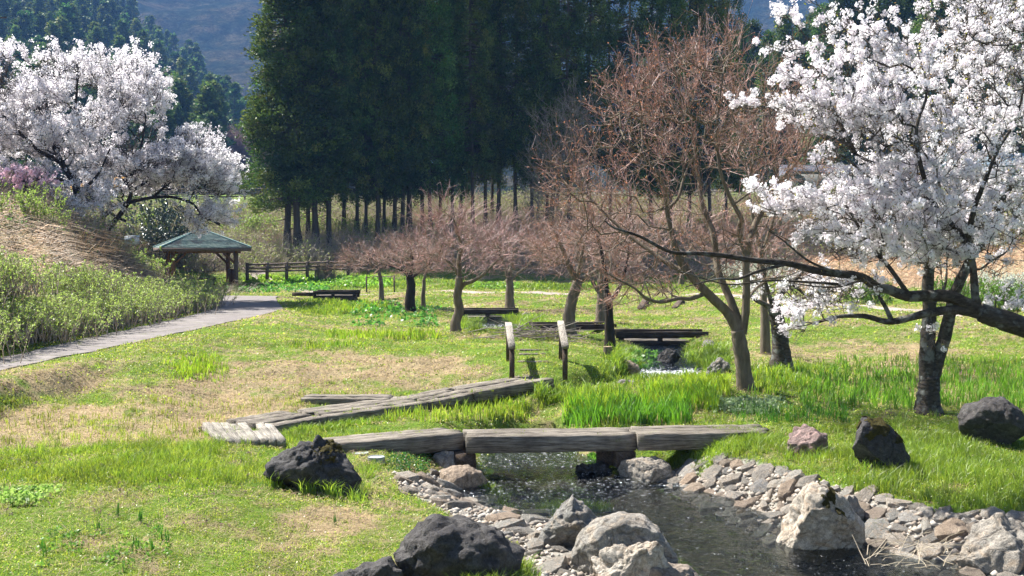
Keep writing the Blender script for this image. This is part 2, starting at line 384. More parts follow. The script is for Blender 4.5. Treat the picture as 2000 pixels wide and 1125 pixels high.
def stream_d(x, y):
    best = np.full(np.shape(x), 1e9); hw = np.zeros(np.shape(x)); wz = np.zeros(np.shape(x))
    for a, b in zip(S[:-1], S[1:]):
        d = b[:2] - a[:2]; L2 = d @ d
        t = np.clip(((x - a[0]) * d[0] + (y - a[1]) * d[1]) / L2, 0, 1)
        w = a[2] + (b[2] - a[2]) * t
        r = np.hypot(x - a[0] - d[0] * t, y - a[1] - d[1] * t) - w
        m = r < best
        best = np.where(m, r, best); hw = np.where(m, w, hw); wz = np.where(m, a[3] + (b[3] - a[3]) * t, wz)
    return best, hw, wz
NU, NV = 520, 620
U = np.linspace(-1.15, 1.15, NU); U = np.sign(U) * (np.abs(U) * .45 + .55 * np.abs(U) ** 2.2 / 1.15 ** 1.2)
LV = np.linspace(math.log(2.2), math.log(150), NV)
gu, gv = np.meshgrid(U, LV)
GX, GY = gu * np.exp(gv), np.exp(gv)
def base_h(x, y):
    z = tps(x, y)
    d, hw, wz = stream_d(x, y)
    near = sm(22, 17, y)
    bw = .3 + .25 * sm(23.5, 25, y) + 1.0 * near
    k = sm(-.05, bw, d)
    bed = wz - .10 - .22 * sm(0, -.8, d); bed = np.where((y > 20.2) & (y < 24.3), np.maximum(bed, z - .22), bed)
    z = np.where(d < bw, bed * (1 - k) + np.maximum(z, wz + .05) * k, z)
    rough = vn(x, y, .6, 3) * .10 + vn(x, y, 2.4, 9) * .26 + vn(x, y, .16, 5, 2) * .025
    amp = sm(-.1, .8, d) * sm(8, 22, y) * .9 + .25
    z = z + (rough - .18) * amp * np.where((d < bw), .5, 1)
    return z
GZ = base_h(GX.ravel(), GY.ravel()).reshape(GX.shape)
# the paths press the ground flat
path1 = [PZ(-160, 735, 1.06)[:2], PZ(0, 697, 1.1)[:2], PZ(100, 676, 1.1)[:2], PZ(200, 655, 1.1)[:2], PZ(330, 627, 1.1)[:2], PZ(405, 608, 1.1)[:2], PZ(430, 598, 1.1)[:2], PZ(432, 588, 1.1)[:2], PZ(438, 577, 1.12)[:2],
         PZ(540, 578, 1.12)[:2], PZ(541, 588, 1.1)[:2], PZ(552, 603, 1.1)[:2], PZ(520, 614, 1.1)[:2], PZ(430, 634, 1.1)[:2], PZ(330, 655, 1.1)[:2], PZ(200, 681, 1.1)[:2], PZ(100, 700, 1.08)[:2], PZ(0, 723, 1.06)[:2], PZ(-160, 765, 1.0)[:2]]
path2c = [PZ(440, 540, 1.4)[:2], PZ(500, 549, 1.3)[:2], PZ(560, 556, 1.25)[:2], PZ(620, 566, 1.2)[:2], PZ(700, 570, 1.2)[:2], PZ(850, 569, 1.22)[:2], PZ(1000, 573, 1.25)[:2], PZ(1200, 573, 1.28)[:2], PZ(1400, 576, 1.25)[:2], PZ(1550, 588, 1.2)[:2], PZ(1680, 601, 1.18)[:2], PZ(1850, 611, 1.18)[:2], PZ(2000, 620, 1.18)[:2], PZ(2200, 632, 1.18)[:2]]
def smooth_poly(poly, k=4): 
    c = catmull([(x, y, 0) for x, y in list(poly)], k); return [(a, b) for a, b, _ in c]
def pathz(x, y): return 1.06 + .06 * sm(22, 30, y)
inp = inpoly(GX, GY, path1)
pcx = np.interp(GY, [18, 21.9, 24, 28, 32, 36, 40, 44, 50, 54], [-10.6, -10.3, -9.95, -9.8, -9.7, -9.65, -9.6, -9.9, -11.0, -12.1])
_pd = np.abs(GX - pcx); _w = sm(2.1, 1.25, _pd) * sm(17, 20, GY) * sm(57, 54, GY)
GZ = GZ * (1 - _w) + (pathz(GX, GY) - .015) * _w
_w = sm(-22, -19, GX) * sm(-8.5, -10.5, GX) * sm(46, 52, GY) * sm(69.5, 67, GY); GZ = GZ * (1 - _w) + (1.03 + .06 * vn(GX, GY, .8, 4)) * _w
GZ = np.where(inp, np.minimum(GZ, pathz(GX, GY) - .05), GZ)
def H(x, y):
    x = np.asarray(x, float); y = np.asarray(y, float)
    u = x / y; i = np.interp(u, U, np.arange(NU)); j = np.clip((np.log(y) - LV[0]) / (LV[1] - LV[0]), 0, NV - 1.001)
    i = np.clip(i, 0, NU - 1.001); i0 = i.astype(int); j0 = j.astype(int); fi = i - i0; fj = j - j0
    return (GZ[j0, i0] * (1 - fi) + GZ[j0, i0 + 1] * fi) * (1 - fj) + (GZ[j0 + 1, i0] * (1 - fi) + GZ[j0 + 1, i0 + 1] * fi) * fj
def Hs(x, y): return float(H(np.array([x]), np.array([y]))[0])
def g(px, py, z0=1.0):
    """ground point under a surveyed picture position"""
    a, b = (px - 1000) / F, (562.5 - py) / F
    d = np.array([a, ct + b * st, -st + b * ct]); ts = np.linspace(5, 125, 6000)
    x, y, z = d[0] * ts, d[1] * ts, CZ + d[2] * ts
    hit = np.nonzero(z < H(x, y))[0]
    k = hit[0] if len(hit) else -1
    return (x[k], y[k], float(H(x[k:k + 1] if k >= 0 else x[-1:], y[k:k + 1] if k >= 0 else y[-1:])[0]))

def gw(px, py):
    a, b = (px - 1000) / F, (562.5 - py) / F
    d = np.array([a, ct + b * st, -st + b * ct]); ts = np.linspace(5, 125, 6000)
    x, y, z = d[0] * ts, d[1] * ts, CZ + d[2] * ts
    dd, hw, wz = stream_d(x, y)
    hit = np.nonzero(z < np.maximum(H(x, y), np.where(dd < 0, wz, -9)))[0]; return float(y[hit[0]])
# ---- ground cover zones, surveyed
def el(px, py, cx, cy_, rx, ry): return np.clip(1.15 - np.sqrt(((px - cx) / rx) ** 2 + ((py - cy_) / ry) ** 2), 0, .5) * 2
stone_R = [(1290, 945), (1340, 905), (1400, 893), (1470, 900), (1560, 930), (1640, 955), (1750, 982), (1870, 1003), (2060, 1012), (2300, 1040), (2300, 1300), (1800, 1300), (1850, 1125), (1650, 1085), (1500, 1060), (1420, 1015), (1330, 970)]
stone_L = [(770, 925), (860, 925), (960, 960), (965, 985), (1080, 1010), (1120, 1035), (1160, 1060), (1380, 1140), (1360, 1250), (1040, 1250), (1035, 1110), (1010, 1065), (930, 1035), (850, 990), (780, 955)]
def zones(x, y):
    z = H(x, y); px, py = proj(x, y, z)
    n1 = vn(x, y, 1.6, 21); n2 = vn(x, y, .45, 33); n3 = vn(x, y, 5, 44)
    nn = vn(x, y, .22, 77, 2); dry = .24 + .7 * (n1 - .5) + .6 * (n2 - .5) + .7 * (nn - .5)
    dry = dry + (.35 + .75 * n1) * np.maximum.reduce([el(px, py, 120, 835, 480, 42), el(px, py, 420, 800, 200, 35) * .8, el(px, py, 620, 715, 240, 38) * .5, el(px, py, 850, 730, 140, 40) * .55, el(px, py, 500, 765, 260, 30) * .5,
                                     el(px, py, 1680, 690, 200, 28) * .6, el(px, py, 1850, 745, 250, 30) * .45, el(px, py, 640, 1020, 110, 30) * .5, el(px, py, 80, 740, 130, 40) * .4, el(px, py, 1480, 700, 60, 30) * .5])
    dry = dry + .35 * sm(26, 40, y) * (n1 - .25)
    lush = (.25 + 1.1 * sm(.32, .62, vn(x, y, .9, 61))) * np.maximum.reduce([el(px, py, 260, 905, 420, 50) * .5, el(px, py, 1700, 900, 420, 75), el(px, py, 1950, 960, 200, 60), el(px, py, 600, 850, 150, 25) * .8, el(px, py, 1300, 840, 200, 30) * .8, el(px, py, 640, 550, 260, 16), el(px, py, 1100, 560, 300, 8), el(px, py, 980, 630, 90, 20) * .8, el(px, py, 650, 600, 80, 18), el(px, py, 1250, 720, 90, 40) * .8, el(px, py, 1560, 740, 120, 30) * .6])
    lush = np.clip(lush, 0, 1); dry = np.clip(dry - lush * .7, 0, 1)
    reed = np.maximum.reduce([sm(13, 17, x) * sm(53, 57, y) * sm(104, 98, y), sm(68, 74, y) * sm(110, 100, y) * np.where(x > 2, 1, .55) * np.where((x > 2) & (y > 100), .3, 1),
                      np.where((x < -12.4 - .1 * n3) & (y < 52) & (y > 15), sm(-12.3, -13.2, x), 0)])
    ps = inpoly(px, py, stone_R) | inpoly(px, py, stone_L)
    d, hw, wz = stream_d(x, y)
    pa = inpoly(x, y, path1)
    return dict(z=z, px=px, py=py, dry=dry, lush=lush, reed=np.clip(reed, 0, 1), stone=ps & (y < 18.5), d=d, path=pa, n1=n1, n2=n2, n3=n3)

G1 = np.array((.115, .19, .022)); G2 = np.array((.055, .13, .015)); D1 = np.array((.34, .27, .16)); R1 = np.array((.46, .37, .25)); SOIL = np.array((.10, .075, .045)); GR = np.array((.33, .31, .27))
zz = zones(GX.ravel(), GY.ravel())
def mixc(a, b, t): t = np.asarray(t)[:, None]; return a * (1 - t) + b * t
c = mixc(np.tile(G1, (GX.size, 1)), G2, zz['lush'] * .6)
c = mixc(c, D1, sm(.25, .7, zz['dry'] + .25 * (vn(GX.ravel(), GY.ravel(), .12, 8, 2) - .5)))
c = mixc(c, R1, zz['reed'] * .8)
c = mixc(c, SOIL, sm(.5, .75, zz['n2']) * .4)
c = mixc(c, GR, zz['stone'] * 1.)
c = mixc(c, np.array((.05, .04, .025)), ((zz['d'] < .12) & (GY.ravel() > 18.2) & ((GY.ravel() < 20.2) | (GY.ravel() > 24.3))) * .8)
c = mixc(c, np.array((.075, .06, .042)), (zz['d'] < 0) * (GY.ravel() <= 18.2) * .9)
# small field behind the fence is green
c = mixc(c, np.array((.13, .2, .04)), sm(101, 108, GY.ravel()) * .8)
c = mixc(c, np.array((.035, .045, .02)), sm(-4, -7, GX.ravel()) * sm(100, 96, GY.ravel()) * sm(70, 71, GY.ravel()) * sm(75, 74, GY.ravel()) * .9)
k = N('meadow_ground'); v = k.coord()
col = k.attr()
nA = k.noise(14, 8, .75, v); nB = k.noise(60, 5, .7, v); nC = k.noise(1.1, 6, .65, v)
col = k.mix(col, k.ramp(nA.outputs[0], [(.3, (.5, .52, .5)), (.5, (1, 1, 1)), (.7, (1.5, 1.4, 1.35))]), 1.0, 'MULTIPLY')
col = k.mix(col, k.ramp(nC.outputs[0], [(.3, (.8, .86, .85)), (.7, (1.15, 1.1, 1.1))]), 1.0, 'MULTIPLY')
col = k.mix(col, k.ramp(nB.outputs[0], [(.3, (.55, .55, .55)), (.65, (1.3, 1.3, 1.3))]), 1.0, 'MULTIPLY')
hh = k.mix(nA.outputs[0], nB.outputs[0], .5)
M['ground'] = k.pbr(col, .95, k.bump(hh, .9, .06), .1)
mb = MB(); i, j = np.meshgrid(np.arange(NU - 1), np.arange(NV - 1)); b_ = (j * NU + i).ravel()
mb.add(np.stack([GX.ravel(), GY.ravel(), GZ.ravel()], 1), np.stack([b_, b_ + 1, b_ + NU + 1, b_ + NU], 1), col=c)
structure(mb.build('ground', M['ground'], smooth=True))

# ---- path surfaces
k = N('worn_asphalt'); v = k.coord(); a = k.noise(2.2, 8, .65, v); b = k.noise(120, 3, .6, v)
cc = k.ramp(a.outputs[0], [(.3, (.15, .135, .13)), (.55, (.205, .185, .178)), (.72, (.265, .242, .23))])
cc = k.mix(cc, k.ramp(b.outputs[0], [(.3, (.75, .75, .75)), (.7, (1.2, 1.2, 1.2))]), 1.0, 'MULTIPLY')
crk = k.n('ShaderNodeTexVoronoi', feature='DISTANCE_TO_EDGE'); crk.inputs['Scale'].default_value = .45
k.t.links.new(k.mix(v, k.noise(1.5, 5, .6, v).outputs[1], .3), crk.inputs['Vector'])
cc = k.mix(cc, (.09, .10, .04), k.ramp(crk.outputs[0], [(0, (.9, .9, .9)), (.012, (0, 0, 0))]))
M['asphalt'] = k.pbr(cc, .92, k.bump(b.outputs[0], .5, .01), .2)
M['gravel'] = pm('pale_gravel', (.33, .28, .25), .95, .8, 30, .3)
def sheet(name, poly, zf, mat, lift=.0, step=.35):
    bm = bmesh.new(); top = [bm.verts.new((x, y, zf(x, y) + lift)) for x, y in poly]
    f = bm.faces.new(top)
    bmesh.ops.triangulate(bm, faces=[f])
    ext = bmesh.ops.extrude_edge_only(bm, edges=[e for e in bm.edges if e.is_boundary])
    for v_ in [x for x in ext['geom'] if isinstance(x, bmesh.types.BMVert)]: v_.co.z -= .18
    bmesh.ops.recalc_face_normals(bm, faces=bm.faces)
    me = bpy.data.meshes.new(name); bm.to_mesh(me); bm.free(); me.materials.append(mat)
    o = bpy.data.objects.new(name, me); COL.objects.link(o); return structure(o)
pp = []
left, right = path1[:9], path1[9:]
for s_ in (left, right): pp += [(x + .05 * math.sin(3 * y) + rng.uniform(-.04, .04), y) for x, y in smooth_poly(s_, 6)]
sheet('path', pp, lambda x, y: float(pathz(np.array(x), np.array(y))), M['asphalt'])
c2 = catmull([(x, y, 0) for x, y in path2c], 14)
mb = MB(); T_ = unit(np.gradient(c2, axis=0)); Nn = np.stack([-T_[:, 1], T_[:, 0], 0 * T_[:, 0]], 1)
rows = []
for w_ in np.linspace(-1, 1, 7):
    hw_ = .5 + .2 * vn(c2[:, 0], c2[:, 1], 1.5, 70 + int(w_ > 0))
    q_ = c2 + Nn * (w_ * hw_)[:, None]; q_[:, 2] = H(q_[:, 0], q_[:, 1]) + .035 - .09 * (abs(w_) > .9); rows.append(q_)
V = np.stack(rows, 1).reshape(-1, 3); i, j = np.meshgrid(np.arange(6), np.arange(len(c2) - 1)); b_ = (j * 7 + i).ravel()
mb.add(V, np.stack([b_, b_ + 7, b_ + 8, b_ + 1], 1)); structure(mb.build('footpath', M['gravel'], smooth=True))

# ---- water
def water():
    pts = catmull([(s[0], s[1], s[3]) for s in S], 36); hw = catmull([(s[2], 0, 0) for s in S], 36)[:, 0]
    T = np.gradient(pts, axis=0); T[:, 2] = 0; T = unit(T); Nr = np.stack([-T[:, 1], T[:, 0], 0 * T[:, 0]], 1)
    nW = 90; rows = []; fo = []
    for i, w in enumerate(np.linspace(-1, 1, nW)):
        q = pts + Nr * (w * (hw + .28))[:, None]
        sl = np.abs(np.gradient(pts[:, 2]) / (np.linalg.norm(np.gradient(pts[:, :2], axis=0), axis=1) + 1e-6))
        f = np.clip(sl * 6 - .4, 0, .75) + .04 + .19 * sm(14.5, 17, q[:, 1]) * sm(21.5, 20, q[:, 1])  # steep runs whiten; the bridge band adds white flecks painted for sun sparkle
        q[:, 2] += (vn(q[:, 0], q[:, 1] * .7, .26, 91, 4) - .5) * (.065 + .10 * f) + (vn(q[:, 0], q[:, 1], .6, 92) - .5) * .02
        rows.append(q); fo.append(f)
    V = np.stack(rows, 1).reshape(-1, 3); f = np.stack(fo, 1).ravel()
    m = MB(); i, j = np.meshgrid(np.arange(nW - 1), np.arange(len(pts) - 1)); b = (j * nW + i).ravel()
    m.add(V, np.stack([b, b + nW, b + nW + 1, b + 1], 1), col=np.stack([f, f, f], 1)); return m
k = N('stream_water'); v = k.coord((1, 1, 1))
n1 = k.noise(5, 4, .6, k.coord((.8, 1.5, 1)), .8); n2 = k.noise(26, 3, .6, v); hgt = k.mix(n1.outputs[0], n2.outputs[0], .4)
bp = k.bump(hgt, 1.0, .065)
fr = k.n('ShaderNodeFresnel'); fr.inputs[0].default_value = 1.33; k.t.links.new(bp, fr.inputs['Normal'])
tr = k.n('ShaderNodeBsdfTransparent'); tr.inputs[0].default_value = (.60, .63, .62, 1)
gl = k.n('ShaderNodeBsdfGlossy'); gl.inputs[0].default_value = (.88, .95, 1, 1); gl.inputs[1].default_value = .09; k.t.links.new(bp, gl.inputs['Normal'])  # bluish tint painted into the reflection to add sky colour
ms = k.n('ShaderNodeMixShader'); k.l(fr, ms, 0, 0); k.l(tr, ms, 0, 1); k.l(gl, ms, 0, 2)
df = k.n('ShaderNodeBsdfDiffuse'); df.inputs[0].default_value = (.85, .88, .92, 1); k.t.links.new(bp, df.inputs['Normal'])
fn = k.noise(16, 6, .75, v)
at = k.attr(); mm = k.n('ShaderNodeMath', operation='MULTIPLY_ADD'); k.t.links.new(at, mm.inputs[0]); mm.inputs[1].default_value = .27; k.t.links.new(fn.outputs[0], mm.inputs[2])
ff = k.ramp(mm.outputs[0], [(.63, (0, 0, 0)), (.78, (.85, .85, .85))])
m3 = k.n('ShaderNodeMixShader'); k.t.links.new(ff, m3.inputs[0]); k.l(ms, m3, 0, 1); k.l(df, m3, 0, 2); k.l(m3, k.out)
M['water'] = k.m
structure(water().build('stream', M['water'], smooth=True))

# ------------------------------------------------------------------ rocks
def rock_mesh(outline, depth, seed, sub=6, rough=.05, planes=9, back=1.0):
    """boulder volume: front outline (metres, x/z round 0,0), real depth, flat facets, cracks"""
    r_ = random.Random(seed); nr = np.random.default_rng(seed)
    bm = bmesh.new(); bmesh.ops.create_icosphere(bm, subdivisions=sub, radius=1)
    D = np.array([v.co[:] for v in bm.verts]); q = [[x.index for x in f.verts] for f in bm.faces]; bm.free()
    o = np.array(outline); ang = np.arctan2(o[:, 1], o[:, 0]); rad = np.hypot(o[:, 0], o[:, 1]); s = np.argsort(ang)
    ang, rad = ang[s], rad[s]
    a = np.arctan2(D[:, 2], D[:, 0])
    # radius of the polygon outline in direction a
    R = np.zeros(len(a)); n = len(ang)
    pa = np.stack([rad * np.cos(ang), rad * np.sin(ang)], 1)
    for i in range(n):
        p0, p1 = pa[i], pa[(i + 1) % n]; a0, a1 = ang[i], ang[(i + 1) % n]
        if i == n - 1: a1 += 2 * math.pi; aa = np.where(a < a0, a + 2 * math.pi, a)
        else: aa = a
        m = (aa >= a0) & (aa <= a1)
        e = p1 - p0; den = np.cos(a) * e[1] - np.sin(a) * e[0]
        t = (p0[0] * e[1] - p0[1] * e[0]) / np.where(abs(den) < 1e-6, 1e-6, den)
        R = np.where(m, t, R)
    R = np.clip(R, .01, rad.max() * 1.05)
    rho = np.hypot(D[:, 0], D[:, 2])
    V = np.stack([R * np.cos(a) * rho ** .75, depth * D[:, 1], R * np.sin(a) * rho ** .75], 1)
    size = rad.mean()
    for i in range(planes):
        nv = unit(nr.normal(size=3) * np.array((.8, 1.2, .6)))
        pr = V @ nv; h = np.quantile(pr, .80 + .16 * nr.random())
        ov = np.clip(pr - h, 0, None); V = V - nv * (ov * .92)[:, None]
    off = Vector((seed * 3.1, seed * 1.7, 0))
    Nn_ = unit(V)
    disp = np.array([mnoise.fractal(Vector(p) / size * 1.3 + off, 1, 2, 4) * .6 + (abs(mnoise.noise(Vector(p) / size * 2.7 + off)) ) * .8 - .2 + mnoise.noise(Vector(p) / size * 9 + off) * .16 for p in V])
    V = V + Nn_ * (disp * rough * 1.25 * size)[:, None]
    fx = np.array([abs(mnoise.noise(Vector(p) / size * 5.5 + off)) + .5 * abs(mnoise.noise(Vector(p) / size * 13 + off)) for p in V]); V = V - Nn_ * (np.clip(.16 - fx, 0, 1) * .22 * size)[:, None]
    return V, q
FOOT = []
def boulder(label, mat, px_outline, base_py, Y, depth, seed, rough=.16, planes=9, sink=.12, moss=None, cat='boulder', zb=None):
    mx_ = sum(a for a, b in px_outline) / len(px_outline)
    Y = gw(mx_, min(base_py, 1175)) + depth * .45
    o = np.array([P(a, b, Y) for a, b in px_outline]); cx = (o[:, 0].min() + o[:, 0].max()) / 2; zmin, zmax = o[:, 2].min(), o[:, 2].max()
    bot = zmin - sink
    o[:, 2] = np.where(o[:, 2] < zmin + .12 * (zmax - zmin), bot, o[:, 2])
    cz_ = (bot + zmax) / 2
    out = np.stack([o[:, 0] - cx, o[:, 2] - cz_], 1)
    V, q = rock_mesh(out, depth, seed, rough=rough, planes=planes); FOOT.append((cx, Y, (o[:, 0].max() - o[:, 0].min()) / 2, depth))
    root = thing('boulder', label, cat, (cx, Y, bot))
    m = MB(); m.add(V + np.array((0, 0, cz_ - bot)), t=q); m.build('stone', M[mat], root, smooth=False)
    if moss:
        for (mx, my, mr) in moss:
            w = np.array(P(mx, my, Y)) - np.array((cx, Y, bot)); c0 = w
            VV = V + np.array((0, 0, cz_ - bot)); d2 = (VV[:, 0] - c0[0]) ** 2 + (VV[:, 2] - c0[2]) ** 2
            T_ = np.array(q); sel = (np.sqrt(d2) < mr * (1 + 1.3 * np.array([mnoise.fractal(Vector(p) * 9, 1, 2, 3) for p in VV]))) & (VV[:, 1] < depth * .5); f = T_[sel[T_].all(1)]
            if len(f):
                m = MB(); nn = unit(V); m.add(VV + nn * (.012 + .012 * rng.random(len(VV)))[:, None], t=f); m.build('moss', M['moss'], root)
    return root
boulder('tall dark peaked rock with yellow moss, beside the left end of the near footbridge', 'rock_dark', [(514, 925), (518, 905), (560, 880), (615, 858), (640, 850), (655, 849), (672, 865), (690, 900), (705, 940), (718, 968), (640, 962), (560, 945)], 960, 15.5, .42, 3, .2, moss=[(640, 878, .10), (668, 862, .05)])
boulder('large dark blocky rock at the bottom centre with grass tufts at its foot', 'rock_dark', [(735, 1160), (765, 1085), (800, 1050), (838, 1010), (870, 1012), (930, 1015), (975, 1025), (995, 1050), (1014, 1075), (1010, 1115), (1000, 1165)], 1140, 11.6, .45, 8, .16, sink=.2)
boulder('low dark rock tip cut by the bottom edge left of the blocky rock', 'rock_dark', [(600, 1170), (650, 1125), (700, 1108), (740, 1098), (762, 1096), (785, 1115), (800, 1170)], 1160, 11.0, .3, 9, .16, sink=.2)
boulder('rounded brown boulder carrying the left crosspiece of the near footbridge', 'rock_brown', [(856, 935), (862, 918), (885, 910), (915, 911), (940, 922), (954, 940), (945, 957), (915, 964), (880, 956)], 960, 16.7, .32, 12, .08, 3)
boulder('grey rounded rock supporting the right end of the near footbridge', 'rock_grey', [(1206, 920), (1215, 903), (1240, 895), (1285, 893), (1305, 905), (1318, 925), (1280, 936), (1225, 936)], 935, 17.75, .35, 15, .12, 4)
boulder('grey stone half hidden under the left span of the near footbridge', 'rock_grey', [(840, 912), (845, 890), (862, 880), (885, 882), (895, 905), (890, 918)], 915, 18.2, .3, 16, .12)
boulder('small peaked grey rock standing at the left water edge', 'rock_grey', [(1035, 1062), (1060, 1030), (1085, 1000), (1105, 985), (1118, 973), (1135, 985), (1150, 1002), (1178, 1020), (1170, 1050), (1120, 1072), (1060, 1072)], 1070, 13.3, .3, 21, .18, 7)
boulder('big domed pale grey boulder at the water edge, centre foreground', 'rock_grey', [(1108, 1110), (1125, 1065), (1150, 1030), (1180, 1010), (1215, 1003), (1260, 1012), (1290, 1030), (1312, 1055), (1328, 1080), (1322, 1120), (1220, 1140)], 1130, 12.5, .48, 23, .09, 5)
boulder('cracked pale angular rock in front of the domed boulder', 'rock_pale', [(1100, 1150), (1120, 1100), (1150, 1062), (1215, 1058), (1260, 1060), (1300, 1070), (1340, 1090), (1358, 1115), (1350, 1150), (1230, 1175)], 1150, 11.85, .3, 27, .24, 12)
boulder('brownish flat-topped rock cut by the bottom edge', 'rock_brown', [(1212, 1160), (1222, 1120), (1245, 1103), (1300, 1100), (1345, 1106), (1365, 1120), (1400, 1165)], 1160, 11.3, .3, 29, .1, 5)
boulder('large pale square-shouldered boulder at the right water edge, mossy on top', 'rock_pale', [(1505, 1045), (1512, 1000), (1525, 965), (1560, 945), (1592, 936), (1615, 942), (1640, 965), (1662, 990), (1680, 1020), (1690, 1050), (1660, 1070), (1595, 1077), (1540, 1066)], 1075, 13.1, .45, 31, .15, 12, sink=.1, moss=[(1608, 960, .09), (1618, 990, .06)])
boulder('grey pointed stone leaning behind the pale square-shouldered boulder', 'rock_grey', [(1640, 1020), (1640, 985), (1655, 967), (1672, 972), (1685, 1000), (1690, 1030), (1668, 1038)], 1035, 13.6, .2, 33, .15, 7)
boulder('craggy grey boulder with pale streak at the lower right corner', 'rock_grey', [(1835, 1090), (1840, 1040), (1858, 1010), (1900, 1012), (1950, 1008), (2010, 1012), (2060, 1040), (2080, 1110), (1990, 1125), (1880, 1125)], 1120, 12.4, .5, 35, .15, 12)
boulder('low pinkish stone in grass just right of the near footbridge', 'rock_pink', [(1530, 868), (1532, 850), (1555, 835), (1575, 829), (1598, 842), (1625, 855), (1645, 868), (1625, 890), (1580, 898), (1545, 888)], 890, 16.9, .3, 41, .14, 9)
boulder('upright dark boulder with mossy top in the right grass', 'rock_dark', [(1661, 905), (1660, 850), (1665, 822), (1690, 816), (1722, 820), (1745, 840), (1762, 860), (1772, 890), (1774, 915), (1715, 918)], 916, 16.2, .3, 43, .1, 8, moss=[(1712, 826, .14), (1748, 850, .07)])
boulder('big dark rounded boulder at the right edge of the lawn', 'rock_dark', [(1868, 850), (1872, 815), (1890, 790), (1920, 779), (1955, 777), (1980, 790), (1998, 822), (2020, 850), (1990, 868), (1910, 866)], 865, 18.6, .5, 45, .1, 8)
boulder('slanting brown mossy rock on the left side of the upper cascade', 'rock_brown', [(1205, 720), (1210, 705), (1225, 704), (1245, 712), (1252, 722), (1248, 730), (1225, 726)], 728, 26, .25, 51, .2)
boulder('grey wedge rock on the right side of the upper cascade', 'rock_grey', [(1380, 728), (1388, 712), (1405, 700), (1420, 706), (1424, 722), (1405, 732), (1388, 735)], 730, 26.5, .3, 53, .2)
boulder('dark wet rock under the log bridge at the upper cascade', 'rock_dark', [(1284, 708), (1288, 690), (1300, 682), (1318, 681), (1330, 690), (1330, 706), (1305, 712)], 708, 29.6, .4, 55, .15)
boulder('grey stone under the right end of the log bridge by the cascade', 'rock_grey', [(1372, 675), (1375, 665), (1386, 663), (1398, 670), (1400, 678), (1385, 682)], 680, 31.2, .3, 57, .15)
boulder('small grey stone on the bank right of the bench-like middle footbridge', 'rock_grey', [(1012, 616), (1016, 609), (1025, 607), (1036, 611), (1038, 618), (1025, 621)], 620, 40, .3, 58, .15)
boulder('low flat grey stone in grass above the tall iris clump', 'rock_grey', [(1205, 747), (1212, 742), (1240, 743), (1246, 748), (1230, 752), (1212, 752)], 750, 24.2, .2, 59, .15)
boulder('wet dark stones on the gravel spit under the near footbridge', 'rock_dark', [(1115, 922), (1118, 912), (1140, 906), (1185, 905), (1202, 913), (1198, 925), (1150, 928)], 925, 18.3, .28, 61, .3, 12)

# riprap stones: individuals
var = []
for s_ in range(14):
    r_ = np.random.default_rng(100 + s_)
    bm = bmesh.new(); nps = 8 + s_ % 6
    a = np.sort(r_.uniform(0, 2 * math.pi, nps)); rr = r_.uniform(.72, 1.0, nps)
    asp = r_.uniform(.6, .95)
    for a_, q_ in zip(a, rr):
        bm.verts.new((q_ * math.cos(a_), q_ * asp * math.sin(a_), r_.uniform(-.3, -.1)))
        bm.verts.new((q_ * .93 * math.cos(a_ + .1), q_ * asp * .93 * math.sin(a_ + .1), r_.uniform(.12, .3)))
    bm.verts.new((r_.uniform(-.2, .2), r_.uniform(-.2, .2), .36))
    bmesh.ops.convex_hull(bm, input=bm.verts)
    bmesh.ops.delete(bm, geom=[v_ for v_ in bm.verts if not v_.link_faces], context='VERTS')
    bmesh.ops.bevel(bm, geom=list(bm.edges), offset=.045, segments=1, affect='EDGES', clamp_overlap=True)
    bmesh.ops.triangulate(bm, faces=bm.faces)
    bmesh.ops.subdivide_edges(bm, edges=[e for e in bm.edges if e.calc_length() > .3], cuts=2, use_grid_fill=True)
    for v_ in bm.verts:
        n0 = mnoise.noise(v_.co * 2.3 + Vector((s_, 0, 0))) * .06 + mnoise.noise(v_.co * 6 + Vector((s_, 5, 0))) * .03
        v_.co += v_.co.normalized() * n0
    me = bpy.data.meshes.new('bank_stone'); bm.to_mesh(me); bm.free()
    me.materials.append([M['rock_pale'], M['rock_grey'], M['rock_brown'], M['rock_pale'], M['rock_grey']][s_ % 5]); var.append(me)
def lay(poly, n, label, group, smax, smin, ylim, seed):
    r_ = np.random.default_rng(seed); placed = []
    xx = r_.uniform(-2, 8, 40000); yy = r_.uniform(ylim[0], ylim[1], 40000); pq = proj(xx, yy, H(xx, yy)); kk = inpoly(pq[0], pq[1], poly) & (pq[0] < 2120) & (pq[1] < 1190); cd = np.stack([xx[kk], yy[kk]], 1)
    sizes = np.sort(r_.beta(1.1, 2.2, n))[::-1] * (smax - smin) + smin
    for s0 in sizes:
        for _ in range(260):
            x, y = cd[r_.integers(len(cd))]
            if any(((x - a) / w_) ** 2 + ((y - b) / d_) ** 2 < .8 for a, b, w_, d_ in FOOT): continue
            if all((x - a) ** 2 + (y - b) ** 2 > ((s0 + c_) * .64) ** 2 for a, b, c_ in placed):
                placed.append((x, y, s0)); break
    for x, y, s0 in placed:
        o = bpy.data.objects.new('bank_stone', var[r_.integers(len(var))]); COL.objects.link(o)
        e = .08; gx = (Hs(x + e, y) - Hs(x - e, y)) / (2 * e); gy = (Hs(x, y + e) - Hs(x, y - e)) / (2 * e)
        o.location = (x, y, Hs(x, y) + .02 * s0)
        q = Vector((-gx + r_.uniform(-.22, .22), -gy + r_.uniform(-.22, .22), 1)).to_track_quat('Z', 'Y')
        o.rotation_mode = 'QUATERNION'; o.rotation_quaternion = q @ Vector((0, 0, 1)).rotation_difference(Vector((0, 0, 1))) if False else q
        from mathutils import Quaternion
        o.rotation_quaternion = q @ Quaternion((0, 0, 1), r_.uniform(0, 6.28))
        o.scale = (s0 * 1.12, s0 * 1.12, s0 * r_.uniform(.9, 1.5)); tag(o, label, 'stone', group)
    return len(placed)
